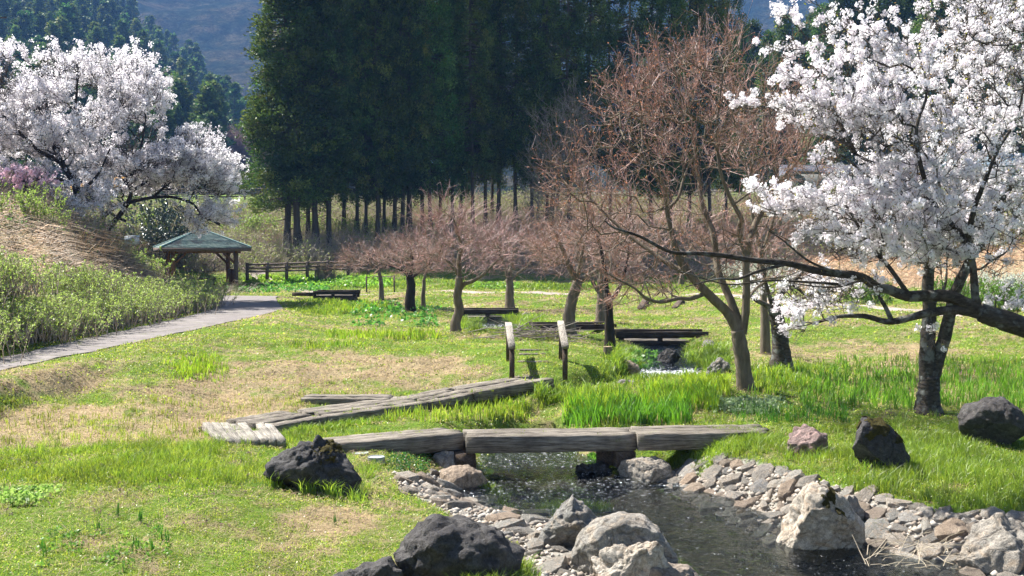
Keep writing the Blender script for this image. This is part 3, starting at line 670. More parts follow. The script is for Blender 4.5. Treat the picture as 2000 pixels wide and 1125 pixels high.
nR = lay(stone_R, 190, 'pale flat riprap stone set in the sloping right bank of the stream', 'riprap stones on the right bank', .26, .075, (10.3, 18.3), 5)
nL = lay(stone_L, 110, 'grey flat riprap stone on the left bank of the stream between the boulders', 'riprap stones on the left bank', .24, .08, (10.3, 18.3), 6)
print('stones', nR, nL)

rb_ = MB(); tv = np.array([(1, 0, 0), (-.9, .1, 0), (.1, .8, 0), (0, -.85, 0), (.2, .1, .6), (-.1, 0, -.6)]); tf = np.array([(0, 2, 4), (2, 1, 4), (1, 3, 4), (3, 0, 4), (2, 0, 5), (1, 2, 5), (3, 1, 5), (0, 3, 5)])
for poly, n_r in ((stone_R, 3600), (stone_L, 2200)):
    px_ = rng.uniform(min(p[0] for p in poly), min(2250, max(p[0] for p in poly)), n_r); py_ = rng.uniform(min(p[1] for p in poly), 1200, n_r); k_ = inpoly(px_, py_, poly)
    xx = rng.uniform(-2.5, 8, n_r * 9); yy = rng.uniform(9.5, 18.3, n_r * 9); zz_ = H(xx, yy); pq = proj(xx, yy, zz_); kk = inpoly(pq[0], pq[1], poly); q = np.stack([xx, yy, zz_ + .01], 1)[kk]; sz_ = .018 + .06 * rng.random(len(q)) ** 3
    ang = rng.uniform(0, 6.28, len(q)); ca, sa = np.cos(ang), np.sin(ang); T3 = tv[None] * rng.uniform(.7, 1.3, (len(q), 6, 3)) * sz_[:, None, None]
    X3 = T3[:, :, 0] * ca[:, None] - T3[:, :, 1] * sa[:, None]; Y3 = T3[:, :, 0] * sa[:, None] + T3[:, :, 1] * ca[:, None]
    V = np.stack([X3, Y3, T3[:, :, 2]], 2) + q[:, None]; u = rng.random((len(q), 1)); cc_ = (np.array((.42, .40, .36)) * (1 - u) + np.array((.34, .27, .21)) * u) * rng.uniform(.6, 1.15, (len(q), 1))
    rb_.add(V.reshape(-1, 3), t=(np.arange(len(q)) * 6)[:, None, None] + tf, col=np.repeat(cc_, 6, 0))
k = N('rubble'); M['rubble'] = k.pbr(k.attr(), .9, k.bump(k.noise(60, 5, .6, k.coord()).outputs[0], .6, .01), .2)
stuff(rb_.build('rubble', M['rubble']), 'small pale rubble filling the gaps between the bank stones', 'rubble')

# ------------------------------------------------------------------ timber footbridges
def wood(ang, tone=0):
    t = [((.065, .055, .045), (.31, .285, .25)), ((.15, .138, .12), (.40, .38, .34)), ((.02, .017, .014), (.085, .07, .06)), ((.06, .045, .035), (.16, .125, .1))][tone]
    key = 'wood%d_%d' % (round(ang * 10), tone)
    if key not in M: M[key] = wood_along('weathered_timber', t[0], t[1], ang, tone in (0, 2))
    return M[key]
def deck_seg(root, a, b, base, n=3, w=.25, h=.25, drop=0, tone=0, stagger=.12):
    """n timbers side by side; a,b = front top edge end points; they stack away from the camera"""
    a, b = np.array(a, float), np.array(b, float); d = unit(b - a); s = np.array([-d[1], d[0], 0]); s = s if s[1] > 0 else -s; s = unit(s)
    ang = math.atan2(d[1], d[0])
    for i in range(n):
        m = MB(); o = s * (w / 2 + i * (w + .012)); e0, e1 = rng.uniform(-stagger, stagger, 2) * (i > 0)
        dz = np.array((0, 0, rng.uniform(-.012, .012) - drop))
        beam(m, a + o - d * e0 + dz, b + o + d * e1 + dz, w, h, 14, .007)
        m.build('timber', wood(ang, tone), root, origin=base)
r1 = PZ(906, 850, .6)
bx = (0.4, 17.8, .3)
fb = thing('log_footbridge', 'long zigzag footbridge of thick grey timbers crossing the stream in the foreground', 'footbridge', bx)
deck_seg(fb, PZ(660, 869, .60), PZ(905, 847, .60), bx)
deck_seg(fb, PZ(911, 854, .595), PZ(1243, 849, .595), bx)
deck_seg(fb, PZ(1247, 849, .62), PZ(1500, 845, .63), bx)
for (px, py, z_) in ((770, 866, .50), (800, 864, .47), (843, 859, .50), (868, 860, .49), (888, 857, .5)):
    q = PZ(px, py, z_); m = MB(); tube(m, [(q[0], q[1] - .012, z_), (q[0], q[1], z_), (q[0], q[1] + .06, z_)], [.016, .017, .017], 8, .1); m.build('bolt_hole', M['bark_dark'], fb, origin=bx)  # dark pegs whose colour stands in for the dark inside bolt holes
for px, py in ((913, 884), (1225, 880)):
    x, y, z = PZ(px, py, .345)
    m = MB(); beam(m, (x - .02, y - .1, .342), (x - .25, y + 1.1, .342), .3, .24, 5, .008); m.build('crosspiece', wood(1.8, 3), fb, origin=bx)
m = MB(); x, y, _ = PZ(1200, 880, .34); beam(m, (x - .25, y + .25, .338), (x + .15, y + .2, .338), .2, .26, 3, .01); m.build('packing_block', wood(1.8, 3), fb, origin=bx)

bx = (-3, 19.5, .5)
fb = thing('log_footbridge', 'grey timber boardwalk climbing from the pale plank landing to the handrail steps', 'footbridge', bx)
deck_seg(fb, PZ(534, 831, .62), PZ(640, 812, .62), bx, 4, .26, .2)
deck_seg(fb, PZ(642, 812, .625), PZ(838, 785, .68), bx, 4, .25, .2)
deck_seg(fb, PZ(841, 785, .68), PZ(925, 767, .77), bx, 4, .24, .2)
deck_seg(fb, PZ(928, 767, .775), PZ(1081, 740, .90), bx, 4, .24, .2)
for px, py in ((740, 815), (925, 778)):
    x, y, z = PZ(px, py, .45); m = MB(); beam(m, (x, y - .05, .5), (x - .1, y + .9, .5), .2, .3, 3, .01); m.build('crosspiece', wood(1.6, 3), fb, origin=bx)
# pale landing
A_, B_, C_, D_ = [np.array(PZ(a, b, .63)) for a, b in ((394, 824), (427, 861), (558, 857), (533, 826))]
bx = tuple((A_ + B_ + C_ + D_) / 4 - np.array((0, 0, .2)))
ld = thing('plank_landing', 'pale bleached plank landing at the left foot of the boardwalk', 'plank landing', bx)
for i in range(8):
    t0, t1 = i / 8 + .006, (i + 1) / 8 - .006
    a = A_ * (1 - (t0 + t1) / 2) + D_ * (t0 + t1) / 2; b = B_ * (1 - (t0 + t1) / 2) + C_ * (t0 + t1) / 2
    w_ = np.linalg.norm(D_ - A_) * (t1 - t0)
    if i in (3, 5): a = a * .55 + b * .45
    if i == 3:
        a2 = A_ * (1 - t0) + D_ * t0 + (D_ - A_) * .05; m = MB(); beam(m, a2 + (0, 0, -.02), a2 * .62 + b * .38 + (0, 0, -.02), w_ * .95, .09, 3, .006); m.build('plank', wood(1.2, 1), ld, origin=bx)
    m = MB(); beam(m, a + np.array((0, 0, rng.uniform(-.008, .008))), b, w_ * .95, .12, 5, .006); m.build('plank', wood(round(math.atan2(b[1] - a[1], b[0] - a[0]), 1), 1), ld, origin=bx)
m = MB(); beam(m, A_ + (-.06, .1, -.1), D_ + (0, .1, -.1), .14, .14, 4, .01); m.build('sill_timber', wood(0, 3), ld, origin=bx)
# short timber stack behind
a, b = np.array(PZ(587, 778, .68)), np.array(PZ(760, 779, .68)); bx = tuple((a + b) / 2 - np.array((0, 0, .15)))
sg = thing('timber_step', 'short low timber platform lying behind the middle of the boardwalk', 'timber platform', bx)
deck_seg(sg, a, b, bx, 3, .22, .15)
# mid platform
a, b, c_ = np.array(PZ(829, 662, 1.0)), np.array(PZ(906, 661, 1.0)), np.array(PZ(1014, 658, 1.0)); bx = tuple(b - np.array((0, 0, .15)))
sg = thing('timber_step', 'low timber platform with bleached right half in front of the white cascade', 'timber platform', bx)
deck_seg(sg, a, b, bx, 2, .26, .13, tone=2); deck_seg(sg, b + (.02, 0, 0), c_ + (-.1, 0, 0), bx, 3, .24, .1, tone=1)

def curb_bridge(label, pxl, pxr, rail_y, deck_y, deck_b, Y, posts, width=.9, rail_h=.16, left_ext=None, dY=0):
    p0, p1 = np.array(P(pxl, rail_y, Y)), np.array(P(pxr, rail_y, Y + dY))
    zd, zb = P(0, deck_y, Y)[2], P(0, deck_b, Y)[2]
    ctr = (p0 + p1) / 2; bx = (ctr[0], ctr[1], zb)
    r = thing('log_bridge', label, 'footbridge', bx)
    d = unit(p1 - p0); s = np.array((-d[1], d[0], 0)); ang = math.atan2(d[1], d[0])
    for k_, off in enumerate((0, width)):
        m = MB(); beam(m, p0 + s * off, p1 + s * off, .17, rail_h, 8, .007); m.build('curb_rail', wood(ang, 2), r, origin=bx)
        for q in posts:
            c0 = p0 + (p1 - p0) * q + s * off; m = MB()
            box(m, (c0[0], c0[1], (c0[2] - rail_h + zd - .1) / 2), (.13, .13, c0[2] - rail_h - zd + .14), ang, jit=.006); m.build('post', wood(ang, 2), r, origin=bx)
    q0, q1 = .08, .93
    for i in range(4):
        a_ = p0 + (p1 - p0) * q0 + s * (.02 + i * (width - .04) / 3.2); b__ = p0 + (p1 - p0) * q1 + s * (.02 + i * (width - .04) / 3.2)
        a_[2] = b__[2] = zd; m = MB(); beam(m, a_, b__, .24, zd - zb, 6, .006); m.build('deck_timber', wood(ang, 2 if i == 0 else 0), r, origin=bx)
    return r
curb_bridge('dark log bridge with curb rails above the upper cascade, right of the slim maple', 1203, 1383, 648, 666, 682, 31, (.06, .48, .92), 1.0)
curb_bridge('dark log bridge behind the handrail posts, passing behind two maple trunks', 1034, 1204, 633, 656, 666, 34.5, (.04, .3, .56, .94), 1.0)
curb_bridge('bench-like dark log footbridge standing above the white cascade', 900, 1013, 604, 619, 627, 39.5, (.04, .46, .94), .9)
curb_bridge('farthest small dark log bridge beside the gravel footpath left of the maples', 612, 697, 568, 577, 587, 50, (.03, .45, .95), 1.1)
a, b = np.array(P(575, 571, 51.2)), np.array(P(612, 571, 50.6)); m = MB(); beam(m, a, b, .3, .16, 3); 
tag(m.build('log', wood(0, 2), origin=(0, 0, 0)), 'short dark log lying at the left end of the farthest bridge', 'log')

# handrails and steps
def handrail(label, back, front, foot, Yf, Yb, w, tone, back_foot_py=None):
    pf, pb = np.array(P(front[0], front[1], Yf)), np.array(P(back[0], back[1], Yb)); base = np.array(P(foot[0], foot[1], Yf))
    bx = tuple(base); r = thing('handrail', label, 'handrail', bx, 'plank handrails beside the steps')
    m = MB(); beam(m, pb, pf, w, .07, 4, .003); m.build('rail', wood(1.5, tone), r, origin=bx)
    h = pf[2] - .07 - base[2] + .15
    m = MB(); box(m, (pf[0] + .0, pf[1] + .09, base[2] - .15 + h / 2), (w * .72, w * .72, h), 0, jit=.003); m.build('post', wood(1.5, 3), r, origin=bx)
    gb = Hs(pb[0], pb[1] - .2) - .1; h = pb[2] - .1 - gb
    m = MB(); box(m, (pb[0], pb[1] - .25, gb + h / 2), (w * .72, w * .72, h), 0, jit=.003); m.build('post', wood(1.5, 3), r, origin=bx)
    return r
handrail('left plank handrail with pale top board beside the timber steps', (993, 629), (1000, 675), (999, 729), 22.4, 24.3, .135, 1)
handrail('right plank handrail with pale leaning top board and clear shadow', (1095, 626), (1104, 674), (1100, 727), 22.4, 24.3, .135, 1)
handrail('far left dark handrail on the meadow slope behind the log bridges', (1262, 580), (1250, 600), (1252, 634), 43, 46, .2, 3)
handrail('far right dark handrail on the meadow slope, partly behind maple branches', (1332, 582), (1317, 600), (1319, 632), 43, 46, .2, 3)
for i, (x0, x1, py, Y) in enumerate(((1012, 1068, 684, 24.6), (1014, 1066, 692, 24.1), (1012, 1070, 707, 23.3))):
    a, b = g(x0, py), g(x1, py); m = MB(); beam(m, np.array(a) + (0, 0, .02), np.array(b) + (0, 0, .02), .14, .14, 4, .006)
    tag(m.build('step_timber', wood(0, 0)), ['highest of the three timber step edges between the pale handrails', 'middle timber step edge between the pale handrails', 'lowest timber step edge between the pale handrails'][i], 'step', 'timber step edges')
# cut stump by slim maple, metal-wrapped stubs
def stub(label, px, py, z, r, h, mat, topmat, seed):
    x, y, _ = PZ(px, py, z); rt = thing('post_stub', label, 'stub', (x, y, z)); m = MB(); n = 28; a = np.arange(n) * 2 * math.pi / n
    rr = r * (1 + .04 * (np.arange(n) % 2))
    lo = np.stack([rr * np.cos(a), rr * np.sin(a), 0 * a - .1], 1); hi = lo + (0, 0, h + .1); k_ = np.arange(n)
    m.add(np.vstack([lo, hi]), np.stack([k_, (k_ + 1) % n, n + (k_ + 1) % n, n + k_], 1)); m.build('side', mat, rt)
    m = MB(); ring = np.stack([r * .97 * np.cos(a), r * .97 * np.sin(a), 0 * a + h - .004], 1); m.add(np.vstack([ring, [(0, 0, h + .01)]]), t=[(i, (i + 1) % n, n) for i in range(n)]); m.build('top', topmat, rt)
    rim = MB(); prisms(rim, ring + (0, 0, .006), np.roll(ring, -1, 0) + (0, 0, .006), r * .05, r * .05, 6); rim.build('rim', topmat, rt)
galv = pm('galvanised_metal', (.25, .3, .31), .45, .6, 40, .35, .6); galt = pm('white_crust', (.38, .42, .42), .7, 1.0, 60, .4)
stub('round grey metal-wrapped stub nearest the bridge, right one of two', 735, 922, .28, .115, .21, galv, galt, 1)
stub('round grey metal-wrapped stub half behind the dark peaked rock, left one of two', 704, 912, .28, .115, .2, galv, galt, 2)
stub('low cut stump at the foot of the slim dark maple', 1187, 689, .95, .1, .14, M['bark_maple'], pm('cut_wood', (.4, .3, .2), .8, .5, 20, .3), 3)
# brush pile of pruned sticks
x, y, z = g(1045, 662); m = MB(); n = 90
a = np.stack([x + rng.normal(0, .55, n), y + rng.normal(0, .3, n), z + rng.uniform(.02, .3, n)], 1); d = unit(rng.normal(size=(n, 3)) * (1, .7, .15)) * rng.uniform(.4, 1.0, (n, 1))
prisms(m, a, a + d, .012, .005, 4, (.3, .25, .22)); tag(m.build('stick_pile', M['twig']), 'pile of pruned grey sticks behind the near handrail, beside the log bridge', 'brushwood', kind='stuff')

# ------------------------------------------------------------------ gazebo
GBX = P(394, 562, 66.2); gz0 = Hs(GBX[0], GBX[1]); GB = (GBX[0], GBX[1], gz0)
ge = P(394, 484, 66)[2] - gz0; ga = P(394, 449, 66)[2] - gz0
gb = thing('gazebo', 'open wooden gazebo with green shingled pyramid roof beside the path', 'gazebo', GB, rz=math.radians(21))
k = N('green_shingles'); v = k.coord(); br = k.n('ShaderNodeTexBrick')
tcs = k.n('ShaderNodeTexCoord'); sx = k.n('ShaderNodeSeparateXYZ'); k.l(tcs, sx, 3, 0)
cmb = k.n('ShaderNodeCombineXYZ'); ad = k.n('ShaderNodeMath', operation='ADD'); k.l(sx, ad, 0, 0); k.l(sx, ad, 1, 1); k.l(ad, cmb, 0, 0); k.l(sx, cmb, 2, 1); k.l(cmb, br, 0, 0)
br.inputs['Scale'].default_value = 1; br.inputs['Brick Width'].default_value = .22; br.inputs['Row Height'].default_value = .075; br.inputs['Mortar Size'].default_value = .008
br.inputs['Color1'].default_value = (.09, .16, .145, 1); br.inputs['Color2'].default_value = (.24, .31, .27, 1); br.inputs['Mortar'].default_value = (.035, .06, .06, 1)
cg = k.mix(br.outputs[0], (.055, .055, .06), k.ramp(k.noise(1.1, 7, .7, k.coord((1, 1, 2)), .5).outputs[0], [(.5, (0, 0, 0)), (.6, (.9, .9, .9))]))
cg = k.mix(cg, (.4, .48, .38), k.ramp(k.noise(2.6, 6, .7, v).outputs[0], [(.55, (0, 0, 0)), (.68, (.7, .7, .7))]))
M['shingle'] = k.pbr(cg, .75, k.bump(br.outputs[1], .6, .02), .3)
M['gwood'] = pm('brown_stained_wood', (.15, .075, .04), .75, .5, 14, .35)
M['gwood2'] = pm('grey_brown_post_wood', (.12, .085, .07), .8, .5, 14, .35)
hs_ = 2.42
rows = 15; m = MB()
for (ax, sgn) in (('y', -1), ('x', 1), ('y', 1), ('x', -1)):
    for i in range(rows):
        t0, t1 = i / rows, (i + 1) / rows; s0, s1 = hs_ * (1 - t0) + .12 * t0, hs_ * (1 - t1) + .12 * t1
        z0, z1 = ge + (ga - ge) * t0 + .03, ge + (ga - ge) * t1 + .005
        q = [(-s0, -s0, z0), (s0, -s0, z0), (s1, -s1, z1), (-s1, -s1, z1), (-s0, -s0, z0 - .04), (s0, -s0, z0 - .04)]
        r_ = {('y', -1): 0, ('x', 1): 1, ('y', 1): 2, ('x', -1): 3}[(ax, sgn)] * math.pi / 2
        q = [(x * math.cos(r_) - y * math.sin(r_), x * math.sin(r_) + y * math.cos(r_), z) for x, y, z in q]
        m.add(q, [(0, 1, 2, 3), (4, 5, 1, 0)])
roof = m.build('roof', M['shingle'], gb)
M['ridge'] = pm('green_ridge_metal', (.13, .24, .23), .5, 0, 20, .2)
m = MB()
for sx_, sy_ in ((-1, -1), (1, -1), (1, 1), (-1, 1)):
    prisms(m, [(sx_ * hs_, sy_ * hs_, ge + .045)], [(sx_ * .12, sy_ * .12, ga + .02)], .045, .045, 6)
m.build('ridge_strip', M['ridge'], roof)
m = MB(); box(m, (0, 0, ga + .03), (.34, .34, .1)); m.build('cap', M['ridge'], roof)
m = MB()
for r_ in range(4):
    a = r_ * math.pi / 2; box(m, (math.sin(a) * (hs_ - .02), -math.cos(a) * (hs_ - .02), ge - .09), (2 * hs_ - .06 * (r_ % 2) , .04, .19), a)
m.build('fascia', M['gwood2'], gb)
m = MB(); m.add([(-hs_ + .05, -hs_ + .05, ge - .05), (hs_ - .05, -hs_ + .05, ge - .05), (hs_ - .05, hs_ - .05, ge - .05), (-hs_ + .05, hs_ - .05, ge - .05)], [(0, 1, 2, 3)]); m.build('soffit', M['gwood'], gb)
pc = 1.68; ph = ge - .12
for sx_, sy_ in ((-1, -1), (1, -1), (1, 1), (-1, 1)):
    m = MB(); tube(m, [(sx_ * pc, sy_ * pc, -.2), (sx_ * pc, sy_ * pc, ph / 2), (sx_ * pc, sy_ * pc, ph)], [.125, .12, .115], 12, .01); m.build('post', M['gwood2'] if (sx_, sy_) == (1, -1) else M['gwood'], gb, smooth=True)
for r_ in range(4):
    a = r_ * math.pi / 2; ca, sa = math.cos(a), math.sin(a)
    R_ = lambda x, y, z: (x * ca - y * sa, x * sa + y * ca, z)
    m = MB(); box(m, R_(0, -pc, ph - .09 - .003 * (r_ % 2)), (2 * pc + .5, .12, .17), a); m.build('beam', M['gwood'], gb)
    for s_ in (-1, 1):
        m = MB(); p0, p1 = R_(s_ * (pc - .06), -pc, ph - .75), R_(s_ * (pc - .68), -pc, ph - .16); prisms(m, [p0], [p1], .07, .07, 4); m.build('brace', M['gwood'], gb)
rl = MB()
for z_ in (.95, .3): box(rl, (pc, 0, z_), (.07, 2 * pc - .2, .09))
for y_ in np.arange(-pc + .2, pc - .1, .17): box(rl, (pc, y_, .62), (.04, .075, .6))
box(rl, (pc, 0, .48), (.16, .16, 1.1)); rl.build('railing', M['gwood'], gb)
m = MB(); box(m, (-.2, pc - .35, .45), (2.3, .42, .06)); box(m, (-1.2, pc - .35, .2), (.08, .36, .44)); box(m, (.8, pc - .35, .2), (.08, .36, .44)); m.build('bench', M['gwood2'], gb)
m = MB(); box(m, (0, 0, -.06), (3.7, 3.7, .16)); m.build('floor_slab', pm('grey_slab', (.3, .29, .27), .9, .4, 20, .2), gb)

# ------------------------------------------------------------------ fences
def fence(name, label, pts, ph_, nr, spacing, mat, pr=.07, rr=.035, cat='fence'):
    pts = [np.array(p, float) for p in pts]; bx = tuple(pts[0]); r = thing(name, label, cat, bx)
    L = 0; posts = []
    for a, b in zip(pts[:-1], pts[1:]):
        n = max(1, int(round(np.linalg.norm(b - a) / spacing)))
        for i in range(n): posts.append(a + (b - a) * i / n)
    posts.append(pts[-1])
    for p in posts:
        m = MB(); box(m, (p[0], p[1], p[2] + ph_ / 2 - .1), (2 * pr, 2 * pr, ph_ + .2), .1, jit=.004); m.build('post', mat, r, origin=bx)
    for k_ in range(nr):
        m = MB(); zo = ph_ * (.92 - k_ * .8 / max(1, nr) - (.04 if nr > 2 else 0))
        for a, b in zip(posts[:-1], posts[1:]):
            prisms(m, [a + (0, -pr * .8, zo)], [b + (0, -pr * .8, zo)], rr, rr, 4)
        m.build('rail', mat, r, origin=bx)
    return r
fw = pm('brown_grey_fence_wood', (.115, .085, .07), .85, .5, 12, .35)
q = [P(483, 540, 67.5), P(560, 538, 68), P(640, 535, 68.5), P(720, 533, 69)]
fence('wooden_fence', 'brown three-rail wooden fence at the foot of the dark bank right of the gazebo', q, .78, 3, 1.12, fw, .09, .055)
q = [P(398, 532, 71.5), P(425, 515, 73), P(452, 502, 75), P(480, 488, 77)]
fence('stair_railing', 'grey wooden stair railing climbing behind the gazebo', q, .85, 2, 1.6, fw, .08, .055, 'railing')
q = [P(418, 535, 70.5), P(446, 520, 72), P(470, 505, 74)]
fence('stair_railing', 'nearer lower wooden stair railing seen between the gazebo posts', q, .6, 2, 1.5, fw, .07, .05, 'railing')
def hl(pa, n=6): return [(x, y, Hs(x, y)) for x, y in [((P(a, 0, Y)[0]), Y) for a, Y in pa]]
fence('wooden_fence', 'distant dark horizontal-rail fence along the road above the left meadow', hl([(-60, 119), (120, 119), (300, 119), (420, 119), (530, 118)]), 1.15, 4, 2.4, fw, .1, .06)
fence('wooden_fence', 'distant grey rail fence above the brown slope behind the large maple', hl([(1180, 105), (1350, 103), (1500, 102), (1640, 101), (1800, 100), (2050, 98)]), 1.1, 3, 2.4, pm('grey_fence_wood', (.3, .27, .25), .85, .4, 12, .3), .1, .06)
fence('wooden_fence', 'faint wire-thin fence along the footpath between the small maples', [g(716, 572), g(742, 570), g(770, 571)], .85, 1, 1.2, fw, .04, .02)

# ------------------------------------------------------------------ trees
def grow(skel, targets, bf=.35, seg=.22, jit=.04):
    """connect crown points to the limbs by shortest growth (position, parent arrays returned)"""
    Pn = [np.array(p) for p, _, _ in skel]; par = [q for _, q, _ in skel]; L = [l for _, _, l in skel]
    T = np.array(targets); n = len(T)
    best = np.full(n, 1e9); bi = np.zeros(n, int)
    for i, p in enumerate(Pn):
        c_ = np.linalg.norm(T - p, axis=1) + bf * L[i]; m = c_ < best; best = np.where(m, c_, best); bi = np.where(m, i, bi)
    alive = np.ones(n, bool)
    for _ in range(n):
        k_ = int(np.argmin(np.where(alive, best, 1e9)))
        alive[k_] = False; a = Pn[bi[k_]]; b = T[k_]; d = np.linalg.norm(b - a); m_ = max(1, int(d / seg)); prev = int(bi[k_])
        for s in range(1, m_ + 1):
            q = a + (b - a) * s / m_ + (rng.normal(0, jit * .6, 3) if s < m_ else 0)
            Pn.append(q); par.append(prev); L.append(L[prev] + np.linalg.norm(q - Pn[prev])); prev = len(Pn) - 1
            c_ = np.linalg.norm(T - q, axis=1) + bf * L[prev]; mm = alive & (c_ < best); best = np.where(mm, c_, best); bi = np.where(mm, prev, bi)
    return np.array(Pn), np.array(par), np.array(L)
def tree(name, label, cat, Y, limbs, blobs, rtip=.004, pw=2.3, bmat='bark_maple', sub=None, group=None, bf=.35, seg=.22, scale=1.0, n=9):
    """limbs: (px path, r0, r1) with optional dy per point; blobs: (px,py,rx,ry,depth,count[,dy])"""
    W3 = []
    for pth, r0, r1 in limbs:
        pts = [P(p[0], p[1], Y + (p[2] if len(p) > 2 else 0)) for p in pth]
        W3.append((catmull(pts, 5), r0, r1))
    base = W3[0][0][0].copy(); base[2] = Hs(base[0], base[1]); W3[0][0][0][2] = base[2] - .1
    root = thing(name, label, cat, tuple(base), group)
    tr = MB(); skel = []
    for li, (c_, r0, r1) in enumerate(W3):
        t = np.linspace(0, 1, len(c_)); r = r0 + (r1 - r0) * t
        if li == 0: r = r * (1 + .45 * np.exp(-t * len(c_) / 2.2))
        tube(tr, c_, r, n, .07)
        for i, p in enumerate(c_):
            skel.append((p, len(skel) - 1 if i else -1, np.linalg.norm(p - W3[0][0][0]) * .6))
    tr.build('trunk', M[bmat], root, origin=base, smooth=True)
    T = []
    for b in blobs:
        cx, cy_, rx, ry, dp, cnt = b[:6]; dy = b[6] if len(b) > 6 else 0
        v = unit(rng.normal(size=(cnt, 3))) * rng.random((cnt, 1)) ** .42
        c0 = np.array(P(cx, cy_, Y + dy)); s = (Y + dy) / F
        T.append(c0 + v * np.array((rx * s, dp, ry * s)))
    T = np.concatenate(T); T = T[T[:, 2] > Hs(base[0], base[1]) + .25]
    if 'blossom' in label:
        sc_ = Y / 20; gp = vn(T[:, 0] + T[:, 1] * .6, T[:, 2] * 2.4, .8 * sc_ ** .5, 13, 2); T = T[gp > (.39 if Y < 30 else .42)]
    Pn, par, L = grow(skel, T, bf, seg)
    ns = len(skel); w = np.zeros(len(Pn)); kids = np.zeros(len(Pn), int)
    tip = rtip ** pw
    for i in range(len(Pn) - 1, ns - 1, -1):
        w[i] += tip * (1 if kids[i] == 0 else .25); w[par[i]] += w[i]; kids[par[i]] += 1
    R = np.minimum(w ** (1 / pw), .07 * scale)
    idx = np.arange(ns, len(Pn)); pr = par[idx]
    ra = np.where(pr < ns, R[idx] * 1.1, np.minimum(R[pr], R[idx] * 1.5))
    br = MB(); big = R[idx] > .011
    prisms(br, Pn[pr][big], Pn[idx][big], ra[big], R[idx][big], 6); prisms(br, Pn[pr][~big], Pn[idx][~big], ra[~big], R[idx][~big], 4)
    if len(idx): br.build('branches', M[bmat], root, origin=base)
    D = unit(Pn[idx] - Pn[pr])
    return root, base, Pn[idx], D, R[idx], kids[idx]
def twigs(root, base, p, D, R, kids, per, ln, r, cols, out, up=.25, sub=5, mat='twig', bud=None, name='twigs', droop=0):
    m = MB(); keep = R < .02; p, D = p[keep], D[keep]
    rep = rng.poisson(per, len(p)) + 1; p = np.repeat(p, rep, 0); D = np.repeat(D, rep, 0); n = len(p)
    cen = p.mean(0)
    d = unit(D * .8 + unit(p - out) * .65 + rng.normal(0, .42, (n, 3)) + np.array((0, 0, up)))
    L = ln * rng.uniform(.45, 1.2, (n, 1))
    a = p; b = a + d * L * .5 + rng.normal(0, .03, (n, 3)) * ln; d2 = unit(d + rng.normal(0, .25, (n, 3)) + (0, 0, up * .5 - droop)); c_ = b + d2 * L * .5
    cols = np.array(cols)
    def cc(k_): 
        u = rng.random((k_, 1)); return (cols[0] * (1 - u) + cols[1] * u) * rng.uniform(.7, 1.3, (k_, 1))
    prisms(m, a, b, r * 1.5, r * 1.15, 3, cc(n)); prisms(m, b, c_, r * 1.15, r * .6, 3, cc(n))
    P_ = [c_]; 
    t = rng.random((n * sub, 1)); ii = np.repeat(np.arange(n), sub)
    s0 = np.where(t < .5, a[ii] + (b[ii] - a[ii]) * t * 2, b[ii] + (c_[ii] - b[ii]) * (t * 2 - 1))
    sd = unit(d[ii] + rng.normal(0, .7, (n * sub, 3)) + (0, 0, up)); s1 = s0 + sd * L[ii] * rng.uniform(.25, .6, (n * sub, 1))
    prisms(m, s0, s1, r * .85, r * .45, 3, cc(n * sub))
    ends = np.vstack([c_, s1]); dirs = np.vstack([d2, sd])
    m.build(name, M[mat], root, origin=base)
    if bud:
        bc, bs, fr = bud; sel = rng.random(len(ends)) < fr; e = ends[sel]
        mm = MB(); bc = np.array(bc); u = rng.random((len(e), 1)); leaves(mm, e, bs * rng.uniform(.6, 1.4, len(e)), bc[0] * (1 - u) + bc[1] * u, dirs[sel], .55, .6)
        mm.build('buds', M['leaf'], root, origin=base)
    return s0, s1, ends, dirs
RED = [(.46, .22, .16), (.48, .37, .33)]; PINKT = [(.48, .23, .21), (.48, .37, .34)]; GREYT = [(.24, .21, .19), (.17, .15, .14)]
BUD = [(.40, .17, .09), (.34, .16, .09)]
